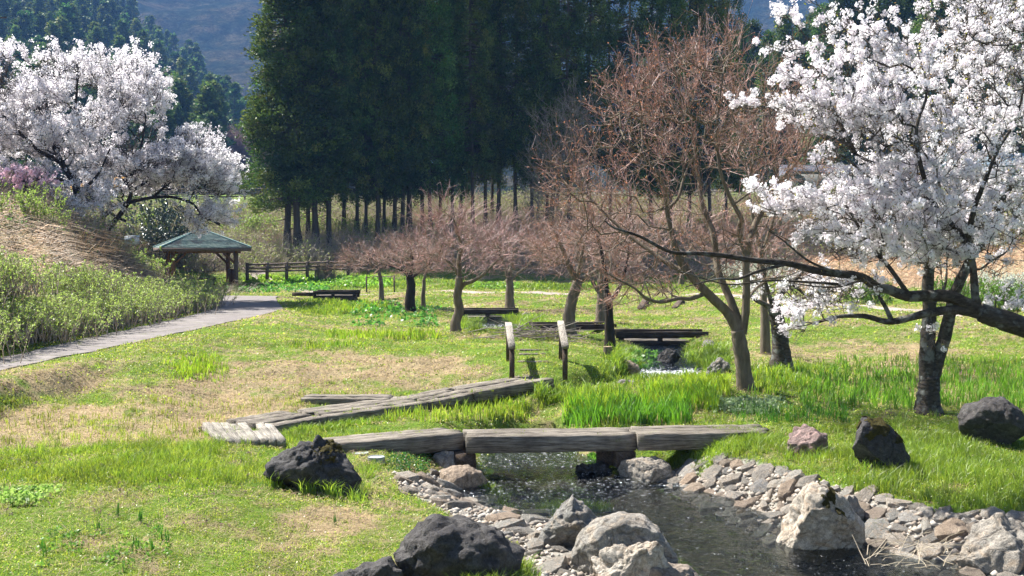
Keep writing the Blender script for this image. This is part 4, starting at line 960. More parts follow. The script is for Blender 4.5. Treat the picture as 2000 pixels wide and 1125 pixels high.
# the large bare maple
t_ = tree('maple_tree', 'large bare maple with reddish twigs and forked trunk in the centre right', 'tree', 21.3,
  [([(1458, 776), (1454, 740), (1450, 700), (1444, 665), (1440, 645)], .155, .125),
   ([(1441, 650), (1424, 615), (1392, 583, -.1), (1352, 542, -.2), (1328, 508, -.2), (1318, 480, -.3), (1312, 455, -.3), (1304, 420, -.3), (1300, 385, -.4), (1290, 345, -.5), (1250, 300, -.6), (1215, 270, -.8)], .10, .012),
   ([(1345, 535, -.2), (1305, 515, 0), (1270, 490, .2), (1235, 465, .4), (1195, 430, .6), (1160, 395, .8), (1120, 350, 1)], .055, .012),
   ([(1446, 645), (1434, 605, .1), (1421, 572, .2), (1404, 535, .3), (1399, 500, .4), (1393, 455, .4), (1381, 425, .5), (1371, 395, .5), (1366, 360, .6), (1360, 310, .6), (1352, 260, .7), (1345, 200, .7), (1335, 140, .8)], .085, .012),
   ([(1450, 652), (1456, 610), (1458, 560), (1457, 520), (1456, 495), (1446, 465), (1445, 440, -.1), (1448, 428, -.2), (1436, 405, -.2), (1420, 372, -.3), (1406, 330, -.4), (1400, 270, -.4), (1405, 200, -.5), (1415, 130, -.4)], .082, .012),
   ([(1457, 500), (1464, 470), (1476, 435, .2), (1497, 398, .3), (1512, 365, .4), (1518, 325, .5), (1505, 285, .5), (1490, 240, .6), (1500, 180, .8)], .07, .012),
   ([(1380, 572, -.1), (1350, 583, -.3), (1325, 583, -.5), (1290, 590, -.8), (1262, 582, -1), (1238, 562, -1.2), (1205, 545, -1.4), (1180, 530, -1.5)], .045, .01),
   ([(1303, 410, -.3), (1325, 385, -.3), (1335, 350, -.2), (1350, 315, 0), (1375, 280, .2)], .035, .01),
   ([(1512, 365, .4), (1545, 330, .4), (1575, 290, .5), (1590, 250, .5)], .04, .01),
   ([(1457, 590), (1480, 560, .6), (1510, 545, 1), (1550, 530, 1.2)], .03, .008)],
  [(1340, 230, 190, 120, 2.0, 150), (1300, 140, 90, 50, 1.2, 50), (1400, 110, 60, 60, 1.2, 36), (1250, 320, 160, 110, 1.8, 105), (1460, 230, 140, 130, 1.8, 95), (1180, 430, 120, 90, 1.6, 85), (1350, 430, 190, 90, 1.8, 55), (1520, 330, 90, 100, 1.4, 110), (1240, 210, 80, 70, 1.2, 90), (1260, 560, 130, 45, 1.3, 90), (1480, 500, 130, 60, 1.5, 90), (1110, 350, 60, 60, 1, 50)],
  .0055, 2.35, 'bark_maple', bf=.28, seg=.2)
TW = twigs(*t_, .5, .5, .0033, RED, np.array(P(1440, 560, 21.3)), .3, 5, bud=(BUD, .032, .45))
def small_maple(label, Y, limbs, blobs, cols=PINKT, bm='bark_maple', per=.9, ln=.65, r=.0040, group='small bare maples in the meadow', bud=None, sub=6, rt=.0045):
    blobs = [(b[0], b[1], b[2] * 1.04, b[3] * rng.uniform(.85, 1.15), b[4], int(b[5] * .55)) for b in blobs]
    t = tree('maple_tree', label, 'tree', Y, limbs, blobs, rt, 2.3, bm, bf=.3, seg=.3, group=group, n=8)
    c0 = t[1] + (0, 0, 1.2); twigs(*t, per, ln, r, cols, c0, .12, sub, bud=bud)
    return t[0]
small_maple('bent maple with smooth pale trunk left of the slim dark one', 31.5, [([(1113, 662), (1111, 625), (1116, 590), (1124, 565), (1128, 550)], .17, .13), ([(1128, 552), (1112, 520), (1100, 490), (1085, 455), (1070, 430)], .09, .02), ([(1128, 553), (1140, 545), (1155, 535), (1180, 520), (1200, 500), (1215, 470)], .09, .02), ([(1126, 555), (1132, 520), (1140, 480), (1150, 440)], .07, .02)],
  [(1140, 470, 100, 70, 1.6, 200), (1080, 480, 70, 45, 1.2, 90), (1200, 480, 60, 60, 1.2, 70), (1130, 520, 90, 25, 1.2, 60)], RED)
small_maple('slim dark maple standing by the cut stump, forked low', 28, [([(1192, 688), (1190, 640), (1189, 600), (1186, 572)], .115, .09), ([(1188, 590), (1184, 560), (1180, 520), (1172, 480), (1160, 440)], .08, .02), ([(1188, 592), (1205, 570), (1216, 545), (1225, 510), (1230, 470)], .06, .015)],
  [(1190, 470, 70, 60, 1.2, 110), (1160, 420, 60, 40, 1.1, 50), (1225, 500, 50, 50, 1, 50)], RED, 'bark_dark')
small_maple('grey maple trunk between the bent maple and the slim dark one', 36, [([(1175, 634), (1174, 600), (1175, 575), (1174, 545)], .16, .13), ([(1174, 575), (1163, 560), (1155, 545), (1150, 520)], .08, .03), ([(1174, 550), (1176, 510), (1190, 470)], .08, .03)],
  [(1170, 470, 70, 60, 1.6, 90), (1150, 510, 60, 30, 1.4, 40)], GREYT)
small_maple('maple with S-curved trunk and wide pink twiggy crown left of the bench-like bridge', 32.8, [([(891, 656), (890, 630), (897, 605), (893, 580), (896, 560), (897, 540)], .15, .10), ([(895, 572), (905, 556), (925, 548), (945, 535), (965, 515), (985, 495)], .075, .02), ([(897, 545), (896, 510), (900, 480), (893, 450), (885, 425)], .08, .02), ([(897, 540), (880, 515), (858, 500), (830, 495)], .05, .015)],
  [(895, 470, 110, 60, 1.8, 260), (880, 420, 60, 30, 1.2, 60), (960, 480, 80, 45, 1.5, 120), (820, 500, 60, 35, 1.3, 80), (900, 525, 110, 22, 1.4, 70)])
small_maple('maple with short dark straight trunk, left of the S-curved maple', 41.8, [([(802, 614), (801, 585), (803, 560), (800, 540)], .19, .14), ([(800, 545), (790, 530), (770, 522), (745, 515)], .07, .02), ([(801, 545), (805, 510), (800, 480)], .09, .03), ([(801, 545), (820, 530), (840, 515)], .06, .02)],
  [(790, 505, 70, 35, 1.8, 130), (720, 510, 60, 22, 1.5, 80), (830, 505, 40, 30, 1.4, 50)], RED, 'bark_dark')
small_maple('thin young maple just right of the short dark trunk', 43, [([(828, 610), (826, 585), (828, 560), (828, 545)], .085, .06), ([(828, 548), (835, 520), (845, 495)], .05, .02)], [(840, 505, 35, 35, 1.2, 60)], RED)
small_maple('maple with straight grey trunk behind the bench-like bridge', 44, [([(996, 606), (995, 580), (996, 560), (994, 545)], .17, .13), ([(995, 552), (1010, 535), (1030, 520)], .07, .03), ([(995, 550), (985, 520), (975, 490)], .08, .03), ([(995, 550), (1000, 510), (1010, 470)], .08, .03)],
  [(1010, 480, 75, 60, 2, 200), (960, 490, 45, 40, 1.5, 70), (1060, 500, 40, 40, 1.5, 60)])
small_maple('low spreading bare maple at the left of the row, its trunk hidden by twigs', 50, [([(745, 572), (744, 550), (740, 530), (735, 515)], .09, .07), ([(738, 525), (715, 510), (690, 505)], .05, .02), ([(736, 520), (760, 500), (780, 490)], .05, .02)],
  [(705, 503, 48, 20, 1.8, 110), (760, 495, 45, 22, 1.6, 80)], RED)
small_maple('thin reddish tree on the slope behind the large maple', 58, [([(1480, 565), (1482, 530), (1485, 500), (1488, 470)], .13, .09), ([(1486, 495), (1500, 470), (1515, 440)], .06, .02)],
  [(1490, 460, 80, 55, 2.4, 160), (1400, 480, 60, 40, 2.0, 80)], RED, ln=.7, r=.009)
small_maple('bare reddish tree at the foot of the brown slope behind the meadow', 60, [([(1330, 560), (1332, 530), (1330, 500)], .13, .1), ([(1330, 510), (1300, 480), (1280, 450)], .07, .03), ([(1331, 510), (1360, 470), (1370, 440)], .07, .03)],
  [(1320, 460, 110, 55, 3, 200), (1240, 490, 60, 40, 2.4, 80), (1080, 480, 40, 50, 2.4, 60)], RED, ln=.8, r=.010)
small_maple('tall grey leafless tree in front of the dark cedars', 70, [([(1072, 470), (1076, 430), (1080, 380), (1085, 320), (1100, 270), (1130, 200)], .2, .03), ([(1080, 380), (1050, 340), (1030, 310)], .07, .03), ([(1084, 330), (1120, 300), (1150, 280)], .07, .03)],
  [(1090, 320, 65, 100, 2.6, 260), (1060, 380, 45, 60, 2, 80), (1120, 240, 40, 60, 1.5, 70)], GREYT, 'bark_maple', ln=1.1, r=.010, group=None, bud=None)
small_maple('second bare maple whose crown rises behind the large maple, on its right', 27, [([(1495, 640), (1492, 600), (1490, 540), (1485, 480)], .09, .06), ([(1486, 490), (1470, 420), (1460, 350), (1450, 280)], .05, .012), ([(1488, 500), (1510, 430), (1530, 360), (1550, 290)], .05, .012), ([(1530, 360), (1560, 300), (1600, 240)], .03, .01)],
  [(1480, 280, 100, 100, 1.8, 60), (1570, 220, 80, 80, 1.5, 50), (1440, 180, 70, 70, 1.2, 36), (1590, 290, 50, 60, 1.2, 24), (1380, 120, 50, 50, 1, 40)], RED, ln=.6, r=.005, group=None, bud=(BUD, .04, .4), rt=.006)

# blossoming cherries
def bloom(root, base, s0, s1, ends, nodes, n_cl, per, rad, size, cols, mat='petal', name='blossoms', leaf=None):
    m = MB(); t = rng.random((n_cl, 1)); ii = rng.integers(0, len(s0), n_cl)
    cpos = s0[ii] * (1 - t) + s1[ii] * t
    sc_ = base[1] / 20; gp = vn(cpos[:, 0] + cpos[:, 1] * .6, cpos[:, 2] * 2.2, .55 * sc_ ** .5, 17, 2) + rng.normal(0, .05, n_cl); cpos = cpos[gp > (.40 if base[1] < 30 else .42)]; n_cl = len(cpos)
    rep = rng.poisson(per, n_cl) + 2; jj = np.repeat(np.arange(n_cl), rep); off = unit(rng.normal(size=(len(jj), 3))) * rng.random((len(jj), 1)) ** .33
    rr = rad * rng.uniform(.6, 1.25, (n_cl, 1))[jj]
    pos = cpos[jj] + off * rr
    cols = np.array(cols); u = rng.random((n_cl, 1))[jj]; c_ = (cols[0] * (1 - u) + cols[1] * u) * rng.uniform(.9, 1.05, (len(jj), 1))
    if size < .045: flowers(m, pos, off + rng.normal(0, .35, off.shape), size * rng.uniform(.8, 1.15, len(jj)), c_)
    else: leaves(m, pos, size * rng.uniform(.7, 1.3, len(jj)), c_, None, .95)
    m.build(name, M[mat], root, origin=base)
    if leaf:
        mm = MB(); k_ = rng.integers(0, len(ends), leaf[0]); u = rng.random((leaf[0], 1)); leaves(mm, ends[k_] + rng.normal(0, .03, (leaf[0], 3)), leaf[1] * rng.uniform(.6, 1.3, leaf[0]), np.array(leaf[2]) * (1 - u) + np.array(leaf[3]) * u, None, .4)
        mm.build('young_leaves', M['leaf'], root, origin=base)
WHITE = [(.94, .93, .94), (.90, .84, .88)]
t_ = tree('cherry_tree', 'blossoming cherry with dark double trunk standing in the right iris bed', 'tree', 19.8,
  [([(1813, 808), (1813, 780), (1815, 755), (1816, 735)], .20, .17),
   ([(1812, 745), (1811, 700), (1813, 650), (1816, 600), (1812, 560), (1816, 510), (1818, 460), (1815, 410), (1805, 360), (1790, 300), (1770, 230), (1760, 160)], .145, .02),
   ([(1820, 745), (1832, 700), (1846, 655, -.1), (1856, 610, -.2), (1866, 570, -.3), (1884, 530, -.3), (1905, 490, -.3), (1935, 445, -.3), (1950, 405, -.3), (1955, 350, -.3), (1930, 290, -.2), (1900, 200, 0), (1890, 120, 0)], .125, .02),
   ([(1816, 480), (1780, 440, -.4), (1740, 400, -.8), (1700, 350, -1.2), (1640, 300, -1.5)], .06, .012),
   ([(1812, 400), (1840, 350, .5), (1870, 290, .8), (1940, 230, .8)], .06, .012),
   ([(1950, 400), (1985, 350, -.5), (2030, 290, -.8), (2060, 200, -.8)], .05, .012),
   ([(1818, 600), (1845, 560, .3), (1850, 500, .6)], .035, .012)],
  [(1790, 330, 150, 130, 2.0, 260), (1900, 250, 130, 170, 2.0, 260), (1750, 150, 110, 120, 1.6, 150), (1950, 110, 110, 90, 1.6, 120), (1960, 420, 90, 90, 1.5, 120), (1960, 50, 90, 60, 1.3, 90), (1850, 40, 60, 40, 1.2, 40), (1720, 400, 120, 70, 1.5, 130), (1850, 470, 120, 50, 1.3, 90), (2050, 300, 70, 200, 1.5, 110), (1730, 480, 80, 60, 1.0, 60)],
  .0045, 2.3, 'bark_cherry', bf=.3, seg=.2, group=None)
s0, s1, e_, d_ = twigs(*t_, .9, .34, .0045, [(.09, .065, .05), (.16, .12, .09)], np.array(P(1820, 560, 19.8)), .2, 3)
bloom(t_[0], t_[1], s0, s1, e_, t_[2], 5000, 17, .068, .035, WHITE, leaf=(1500, .05, (.35, .38, .04), (.4, .22, .06)))
t_ = tree('cherry_tree', 'near blossoming cherry whose long boughs reach in from the right edge', 'tree', 14.6,
  [([(2230, 830, .6), (2225, 760, .5), (2190, 700, .3), (2110, 665, .1), (2000, 638), (1950, 622), (1915, 610)], .17, .115),
   ([(1915, 610), (1885, 592), (1850, 578), (1810, 578), (1770, 578), (1735, 565), (1715, 562, -.1), (1680, 540, -.2), (1640, 535, -.2), (1590, 528, -.3), (1540, 515, -.4), (1470, 508, -.5), (1420, 500, -.5), (1370, 495, -.6), (1310, 492, -.7), (1250, 462, -.8), (1200, 445, -.9), (1180, 430, -.9)], .085, .008),
   ([(1912, 612), (1880, 606), (1840, 607), (1800, 614), (1760, 625), (1730, 628), (1690, 618), (1640, 618), (1590, 631)], .068, .018),
   ([(1912, 608), (1905, 580), (1902, 540), (1898, 510), (1886, 485), (1875, 455), (1830, 410), (1790, 370, .3), (1730, 330, .5), (1670, 300, .6), (1610, 240, .6), (1540, 215, .6), (1450, 205, .6)], .055, .008),
   ([(1887, 488), (1895, 440, -.2), (1905, 400, -.3), (1925, 350, -.4), (1950, 290, -.4), (1985, 230, -.4), (2010, 120, -.4)], .04, .01),
   ([(1775, 577), (1760, 555), (1735, 520), (1700, 480), (1675, 440), (1650, 400), (1600, 370, .2), (1560, 355, .3)], .034, .007),
   ([(1740, 627), (1730, 605), (1716, 580)], .022, .01), ([(1742, 622), (1725, 590), (1690, 550), (1640, 560), (1600, 560), (1540, 552)], .02, .007),
   ([(1830, 410), (1800, 330, -.3), (1790, 250, -.3), (1810, 180, -.2), (1790, 90, 0)], .035, .008),
   ([(1670, 300), (1640, 240, .2), (1600, 150, .3), (1580, 80, .3)], .03, .008),
   ([(1640, 535, -.2), (1580, 510, -.6), (1530, 470, -.8), (1500, 450, -1)], .018, .006),
   ([(1540, 515, -.4), (1480, 530, -.6), (1440, 545, -.7), (1400, 545, -.8), (1340, 560, -1)], .022, .006),
   ([(1640, 555, .0), (1560, 550, -.1), (1500, 548, -.2), (1420, 555, -.3), (1330, 530, -.4)], .018, .006),
   ([(2110, 665, .1), (2090, 560, .3), (2070, 450, .5), (2050, 330, .6)], .09, .03)],
  [(1720, 300, 130, 110, 1.2, 170), (1640, 230, 90, 60, .9, 90), (1540, 215, 70, 18, .5, 36), (1480, 206, 35, 8, .3, 12), (1590, 130, 80, 55, .9, 70), (1520, 108, 35, 15, .4, 14), (1660, 60, 60, 50, .7, 40), (1640, 400, 90, 50, .9, 80), (1560, 385, 40, 18, .4, 16), (1500, 372, 45, 8, .3, 12), (1510, 412, 30, 12, .3, 8), (1760, 400, 110, 90, 1.1, 150), (1690, 470, 70, 60, .8, 60), (1740, 190, 110, 90, 1.0, 110), (1880, 330, 130, 130, 1.2, 170), (1950, 180, 90, 150, 1.2, 130), (1900, 60, 110, 60, 1, 60), (1850, 450, 90, 60, .9, 60), (1960, 450, 70, 60, .8, 40), (1600, 590, 90, 22, .6, 46), (1560, 630, 35, 30, .4, 18), (1545, 655, 14, 18, .3, 6), (1660, 560, 70, 25, .5, 26), (1660, 630, 50, 14, .4, 10), (1830, 655, 25, 12, .3, 7), (1960, 585, 50, 20, .5, 18), (1740, 100, 60, 60, .8, 40), (1560, 20, 40, 15, .4, 8), (1650, 455, 80, 45, .8, 60), (1770, 490, 80, 45, .9, 60), (1880, 520, 70, 40, .8, 40), (1700, 530, 60, 26, .6, 26), (1560, 400, 50, 25, .5, 22)],
  .0034, 2.3, 'bark_cherry', bf=.22, seg=.16, group=None, n=12)
s0, s1, e_, d_ = twigs(*t_, .7, .22, .0034, [(.09, .065, .05), (.18, .14, .11)], np.array(P(1880, 560, 14.6)), .15, 3)
fl = proj(s0[:, 0], s0[:, 1], s0[:, 2])
okb = ~((fl[1] > 485) & (fl[0] < 1500)) & ~((fl[1] > 480) & (fl[1] < 545) & (fl[0] < 1680))
bloom(t_[0], t_[1], s0[okb], s1[okb], e_, t_[2], 5400, 20, .055, .031, [(.95, .94, .95), (.90, .84, .88)], leaf=(1100, .04, (.35, .40, .04), (.42, .22, .06)))
t_ = tree('cherry_tree', 'thick ivy-footed cherry trunk leaning left behind the hanging blossoms', 'tree', 24,
  [([(1526, 716), (1525, 680), (1522, 650), (1517, 620), (1512, 600)], .19, .14), ([(1515, 612), (1500, 598), (1480, 588), (1465, 578)], .07, .03), ([(1512, 605), (1520, 580), (1540, 560), (1570, 530)], .09, .03), ([(1512, 602), (1500, 570), (1490, 530)], .06, .03)],
  [(1560, 560, 60, 40, 1.2, 60), (1490, 560, 40, 30, 1, 30), (1620, 570, 60, 30, 1, 50)], .006, 2.3, 'bark_cherry', bf=.3, seg=.2)
s0, s1, e_, d_ = twigs(*t_, .9, .34, .0045, [(.09, .065, .05), (.16, .12, .09)], t_[1], .1, 3)
bloom(t_[0], t_[1], s0, s1, e_, t_[2], 420, 11, .08, .042, WHITE)
for spec in [('cherry_tree', 'white blossoming cherry on the left bank, trunk rising straight at the far left', 45, [([(142, 436), (144, 410), (150, 390), (148, 362), (135, 340), (122, 320), (105, 285), (95, 250), (90, 200), (80, 140)], .20, .04), ([(150, 385), (172, 362), (195, 335), (215, 290)], .09, .03), ([(146, 362), (110, 350), (60, 360), (20, 365), (-30, 370)], .07, .02), ([(120, 318), (70, 290), (30, 250), (-10, 210)], .09, .03), ([(110, 295), (140, 240), (150, 180), (150, 120)], .08, .03)],
              [(50, 190, 100, 90, 3.0, 300), (130, 160, 50, 60, 2.2, 110), (30, 280, 95, 75, 3, 230), (-60, 230, 90, 150, 3, 200), (120, 280, 80, 80, 2.5, 150), (30, 370, 110, 35, 2.6, 110), (170, 380, 60, 45, 2, 70)], 9500),
             ('cherry_tree', 'white blossoming cherry with leaning forked dark trunks left of the gazebo', 48.5, [([(203, 464), (208, 450), (215, 440)], .17, .15), ([(212, 444), (222, 434), (240, 412), (251, 393), (256, 375), (251, 355), (262, 330), (275, 290), (285, 230)], .13, .03), ([(206, 452), (201, 430), (199, 400), (199, 370), (202, 330), (205, 270), (205, 200), (210, 130)], .10, .03), ([(180, 442), (200, 424), (225, 404), (250, 396), (275, 390), (298, 386), (335, 385), (375, 397), (395, 420), (430, 440)], .11, .03), ([(298, 386), (340, 350), (390, 320), (430, 300)], .06, .02), ([(256, 375), (300, 345), (350, 310), (385, 275)], .07, .02), ([(215, 415), (228, 424), (246, 432)], .06, .05)],
              [(230, 180, 70, 75, 3, 240), (280, 200, 38, 62, 2.4, 100), (215, 280, 95, 65, 3, 250), (300, 340, 90, 34, 3, 190), (385, 320, 58, 46, 2.6, 200), (410, 370, 36, 40, 2, 90), (395, 425, 40, 14, 1.6, 60), (240, 350, 70, 40, 2.5, 120)], 10500)]:
    t_ = tree(spec[0], spec[1], 'tree', spec[2], spec[3], spec[4], .008, 2.3, 'bark_dark', bf=.3, seg=.4, group='blossoming cherries on the left bank', n=8)
    s0, s1, e_, d_ = twigs(*t_, .8, .85, .008, [(.06, .045, .035), (.1, .08, .065)], t_[1] + (0, 0, 2.5), .35, 5)
    bloom(t_[0], t_[1], s0, s1, e_, t_[2], int(spec[5] * 1.9), 9, .115, .054, [(.95, .93, .95), (.90, .86, .90)])
t_ = tree('plum_tree', 'small pink blossoming tree half hidden behind the white cherry at the left edge', 'tree', 42.5, [([(40, 425), (45, 400), (40, 380)], .08, .06), ([(41, 385), (20, 370), (0, 360)], .04, .02), ([(41, 385), (60, 360), (75, 350)], .04, .02)],
  [(45, 360, 55, 22, 1.2, 90)], .01, 2.3, 'bark_dark', bf=.3, seg=.3)
s0, s1, e_, d_ = twigs(*t_, 1.0, .5, .007, [(.1, .06, .05), (.2, .1, .1)], t_[1], .2, 3)
bloom(t_[0], t_[1], s0, s1, e_, t_[2], 900, 6, .09, .075, [(.97, .80, .86), (.95, .70, .79)])

# ------------------------------------------------------------------ cedars
def cedar_meshes(seed, Ht=30, zb=3.8, R0=3.0, n_cl=520, per=90, ls=.17, cr=.66):
    r_ = np.random.default_rng(seed); t = MB()
    zz_ = np.linspace(-.4, Ht * .97, 14); tube(t, np.stack([.12 * np.sin(zz_ * .3 + seed), .12 * np.cos(zz_ * .23 + seed), zz_], 1), np.interp(zz_, [-.4, 0, 1.2, Ht], [.36, .27, .19, .03]), 9, .06)
    m = MB(); u = r_.random(n_cl) ** 1.15; h = zb + (Ht - zb) * u
    Rr = R0 * (1 - u) ** .58 * (1 + .16 * np.sin(h * 1.3 + seed)) * np.where(u < .06, .75, 1) + .12
    a = r_.uniform(0, 2 * math.pi, n_cl); rad = Rr * r_.uniform(.35, 1.0, n_cl) ** .6
    c0 = np.stack([rad * np.cos(a), rad * np.sin(a), h - .22 * rad + .1], 1)
    # boughs from trunk to clump
    prisms(t, np.stack([0 * a, 0 * a, h - .05], 1), c0, .05, .015, 3)
    # a few dead stubs low down
    k_ = 14; ah = r_.uniform(0, 6.28, k_); hz = r_.uniform(1.5, zb + 1, k_); ll = r_.uniform(.4, 1.3, k_)
    prisms(t, np.stack([0 * ah, 0 * ah, hz], 1), np.stack([ll * np.cos(ah), ll * np.sin(ah), hz - .25], 1), .03, .01, 3)
    j = np.repeat(np.arange(n_cl), per); n = len(j)
    out = np.stack([np.cos(a), np.sin(a), 0 * a], 1)[j]
    off = unit(r_.normal(size=(n, 3))) * r_.random((n, 1)) ** .45 * cr * r_.uniform(.6, 1.25, n_cl)[j][:, None]
    pos = c0[j] + off * (1, 1, .8) + np.array((0, 0, -.12)) * np.abs(off[:, :1])
    base = np.array((.05, .105, .024)); warm = np.array((.17, .17, .045))
    w = np.clip(r_.normal(.25, .22, n_cl), 0, 1)[j][:, None]; c_ = (base * (1 - w) + warm * w) * r_.uniform(.7, 1.3, (n, 1)) * r_.uniform(.55, 1.6, n_cl)[j][:, None]
    global rng; old = rng; rng = r_; leaves(m, pos, ls * r_.uniform(.7, 1.5, n), c_, unit(out + off * 1.2 + (0, 0, .5)), .42, .6); rng = old
    return t, m
protos = []
gtrees = [(563, 489, 76.5), (582, 490, 76), (613, 488, 77), (645, 489, 77), (640, 478, 80), (700, 475, 82), (714, 476, 81), (736, 478, 80.5), (752, 474, 83), (770, 474, 82), (785, 476, 82), (801, 474, 82.5), (826, 462, 86), (840, 462, 85.5), (862, 455, 89), (882, 450, 90), (921, 452, 89), (946, 440, 93), (976, 440, 93), (1008, 436, 94), (1040, 432, 95), (1068, 430, 93), (1110, 440, 91), (1150, 440, 92),
          (670, 460, 87), (600, 470, 84), (900, 440, 96), (800, 455, 91), (1190, 430, 97), (1230, 430, 93), (1270, 428, 97), (1310, 430, 94), (1345, 425, 98), (1385, 425, 95), (1418, 425, 99), (740, 450, 94), (960, 430, 100), (1090, 420, 102)]
glab = {0: 'leftmost cedar of the dark grove, slender trunk above the bank', 1: 'thick cedar trunk flaring at its foot, second from left of the grove', 2: 'slim cedar trunk, third from the left of the grove', 3: 'cedar trunk right of the gap with scrub, fourth from left', 34: 'cedar at the right end of the dark grove, against the blue mountain'}
def place(proto, k_, loc, rz, sc, label, group, cat='tree', name=None):
    if not proto.get('used'):
        r = thing(name or proto['name'], label, cat, loc, group, rz); r.scale = sc if isinstance(sc, tuple) else (sc,) * 3
        proto['t'].build('trunk', M['bark_cedar'], r, smooth=True); proto['m'].build('crown', M['needle'], r); proto['used'] = r; return r
    return dup(proto['used'], loc, rz, sc, label, group)
for s_ in range(5):
    t, m = cedar_meshes(40 + s_, 27 + 1.2 * s_, (3.0, 4.6, 3.6, 5.6, 4.2)[s_], 2.35 + .16 * s_); protos.append({'t': t, 'm': m, 'name': 'cedar_tree'})
for i, (px, py, Y) in enumerate(gtrees):
    Y = 76 + (Y - 76) * .5
    x, y, _ = P(px, py, Y); z = Hs(x, y)
    sc = (1.18, 1.18, 1.0) if i in (0, 1) else (1, 1, 1)
    if i > 2:
        q_ = rng.uniform(.58, .78); sc = (q_, q_, rng.uniform(.9, 1.06))
    if px > 1300: sc = (.7, .7, .82 + .02 * (i % 3))
    if px > 1400: sc = (.62, .62, .76)
    place(protos[i % 5], i, (x, y, z), rng.uniform(0, 6.28), sc, glab.get(i, 'tall dark cedar standing inside the dense grove'), 'cedars of the dark grove')
# cedars behind the right-hand cherry
far = {'t': None}
t, m = cedar_meshes(77, 24, 1.5, 3.6, 380, 60, .3, .95); pr2 = {'t': t, 'm': m, 'name': 'cedar_tree'}
t, m = cedar_meshes(78, 22, 1.0, 3.4, 360, 60, .3, .95); pr3 = {'t': t, 'm': m, 'name': 'cedar_tree'}
for i, (px, Y, top) in enumerate([(1640, 124, -60), (1680, 130, -40), (1725, 122, -80), (1770, 132, -50), (1815, 124, -60), (1860, 130, -90), (1905, 122, -40), (1950, 130, -60), (1995, 124, -80), (2045, 130, -50), (2100, 124, -60), (2160, 126, -60), (1605, 136, 10),
                                  (1440, 142, 60), (1468, 150, 42), (1500, 146, 62), (1528, 140, 30), (1560, 146, 45), (1590, 150, 20)]):
    x = (px - 1000) / F * Y; z = 8.4; h = P(0, top, Y)[2] - z; pp_ = (pr2, pr3)[i % 2]; sc = h / (24, 22)[i % 2]
    place(pp_, i, (x, Y, z - .3), rng.uniform(0, 6.28), (sc * .95, sc * .95, sc), 'tall green conifer in the row behind the right-hand white cherry' if i < 13 else 'smaller sunlit conifer against the blue mountain, right of the dark grove', 'conifers behind the right cherry' if i < 13 else 'sunlit conifers against the mountain')

# ------------------------------------------------------------------ hills
def hill_z(x, y):
    u = x / y * F + 1000
    top1 = P(0, 0, 1)[2]
    # near forested hill on the left: crest line falls to the right
    crest = np.interp(u, [-600, 0, 150, 250, 330, 400, 450, 480, 520, 560, 700, 1400, 1600, 2100, 2900], [-150, -40, -10, 45, 110, 160, 195, 235, 275, 300, 320, 320, 300, 250, 200])
    yc = 560.0
    zc = CZ + (480 - crest) / F * yc
    t = np.clip((y - 150) / (yc - 150), 0, 1)
    near = 8.2 + (zc - 8.2) * t ** 1.25
    back = np.where(y > yc, -(y - yc) * .25, 0)
    z1 = near + back + (vn(x, y, 60, 55) - .5) * 14 * sm(150, 300, y)
    far_ = np.minimum(60 + (y - 600) * .42 + (vn(x, y, 260, 66, 5) - .5) * 60 * sm(600, 800, y) + (np.abs(vn(x, y, 120, 67, 4) - .5)) * 60 * sm(600, 800, y), 292 - 20 * vn(x, y, 200, 3))
    return np.where(y > 620, np.maximum(z1, far_), z1)
uu = np.linspace(-1.1, 1.1, 320); yy = np.concatenate([np.linspace(147, 620, 110), np.geomspace(626, 1220, 140)])
a, b = np.meshgrid(uu, yy); X_, Y_ = a * b, b; Z_ = hill_z(X_.ravel(), Y_.ravel()).reshape(X_.shape); Z_[0] = 4
Z_[0:1] = 8.0
k = N('hill_cover'); v = k.coord()
n1 = k.noise(.035, 8, .7, v); n2 = k.noise(.16, 7, .75, v, .8); n3 = k.noise(.7, 4, .7, v)
cc = k.ramp(n1.outputs[0], [(.35, (.014, .028, .024)), (.5, (.035, .044, .032)), (.66, (.095, .085, .058))])
cc = k.mix(cc, k.ramp(n2.outputs[0], [(.35, (.45, .45, .45)), (.65, (1.6, 1.5, 1.45))]), 1.0, 'MULTIPLY')
cc = k.mix(cc, k.ramp(n3.outputs[0], [(.35, (.6, .6, .6)), (.65, (1.4, 1.4, 1.4))]), 1.0, 'MULTIPLY')
M['hill'] = k.pbr(cc, 1, k.bump(k.mix(n2.outputs[0], n3.outputs[0], .4), 1.0, 6), 0)
m = MB(); i, j = np.meshgrid(np.arange(319), np.arange(len(yy) - 1)); b_ = (j * 320 + i).ravel()
m.add(np.stack([X_.ravel(), Y_.ravel(), Z_.ravel()], 1), np.stack([b_, b_ + 1, b_ + 321, b_ + 320], 1)); structure(m.build('hills', M['hill'], smooth=True))
hp = []
for s_ in range(3):
    t, m = cedar_meshes(90 + s_, 16, .8, 3.3, 110, 26, .75, 1.0); hp.append({'t': t, 'm': m, 'name': 'conifer_tree'})
cnt = 0
cand = []
for _ in range(5200):
    y = rng.uniform(165, 575); u = rng.uniform(-60, 560); x = (u - 1000) / F * y
    cand.append((x, y, u))
pl = []
for x, y, u in cand:
    z = float(hill_z(np.array([x]), np.array([y]))[0]); px, py = proj(x, y, z)
    if u > 440 and y < 330: continue
    if 395 < px < 480 and 165 < py < 250: continue
    if all((x - a_) ** 2 + (y - b_) ** 2 > (4.6 + .009 * y) ** 2 for a_, b_ in pl): pl.append((x, y))
    if len(pl) >= 290: break
for i, (x, y) in enumerate(pl):
    z = float(hill_z(np.array([x]), np.array([y]))[0]); s_ = rng.uniform(.75, 1.2)
    place(hp[i % 3], i, (x, y, z - .4), rng.uniform(0, 6.28), (s_ * 1.15, s_ * 1.15, s_), 'small hazy conifer of the forest covering the left hillside', 'conifers on the hazy left hillside')
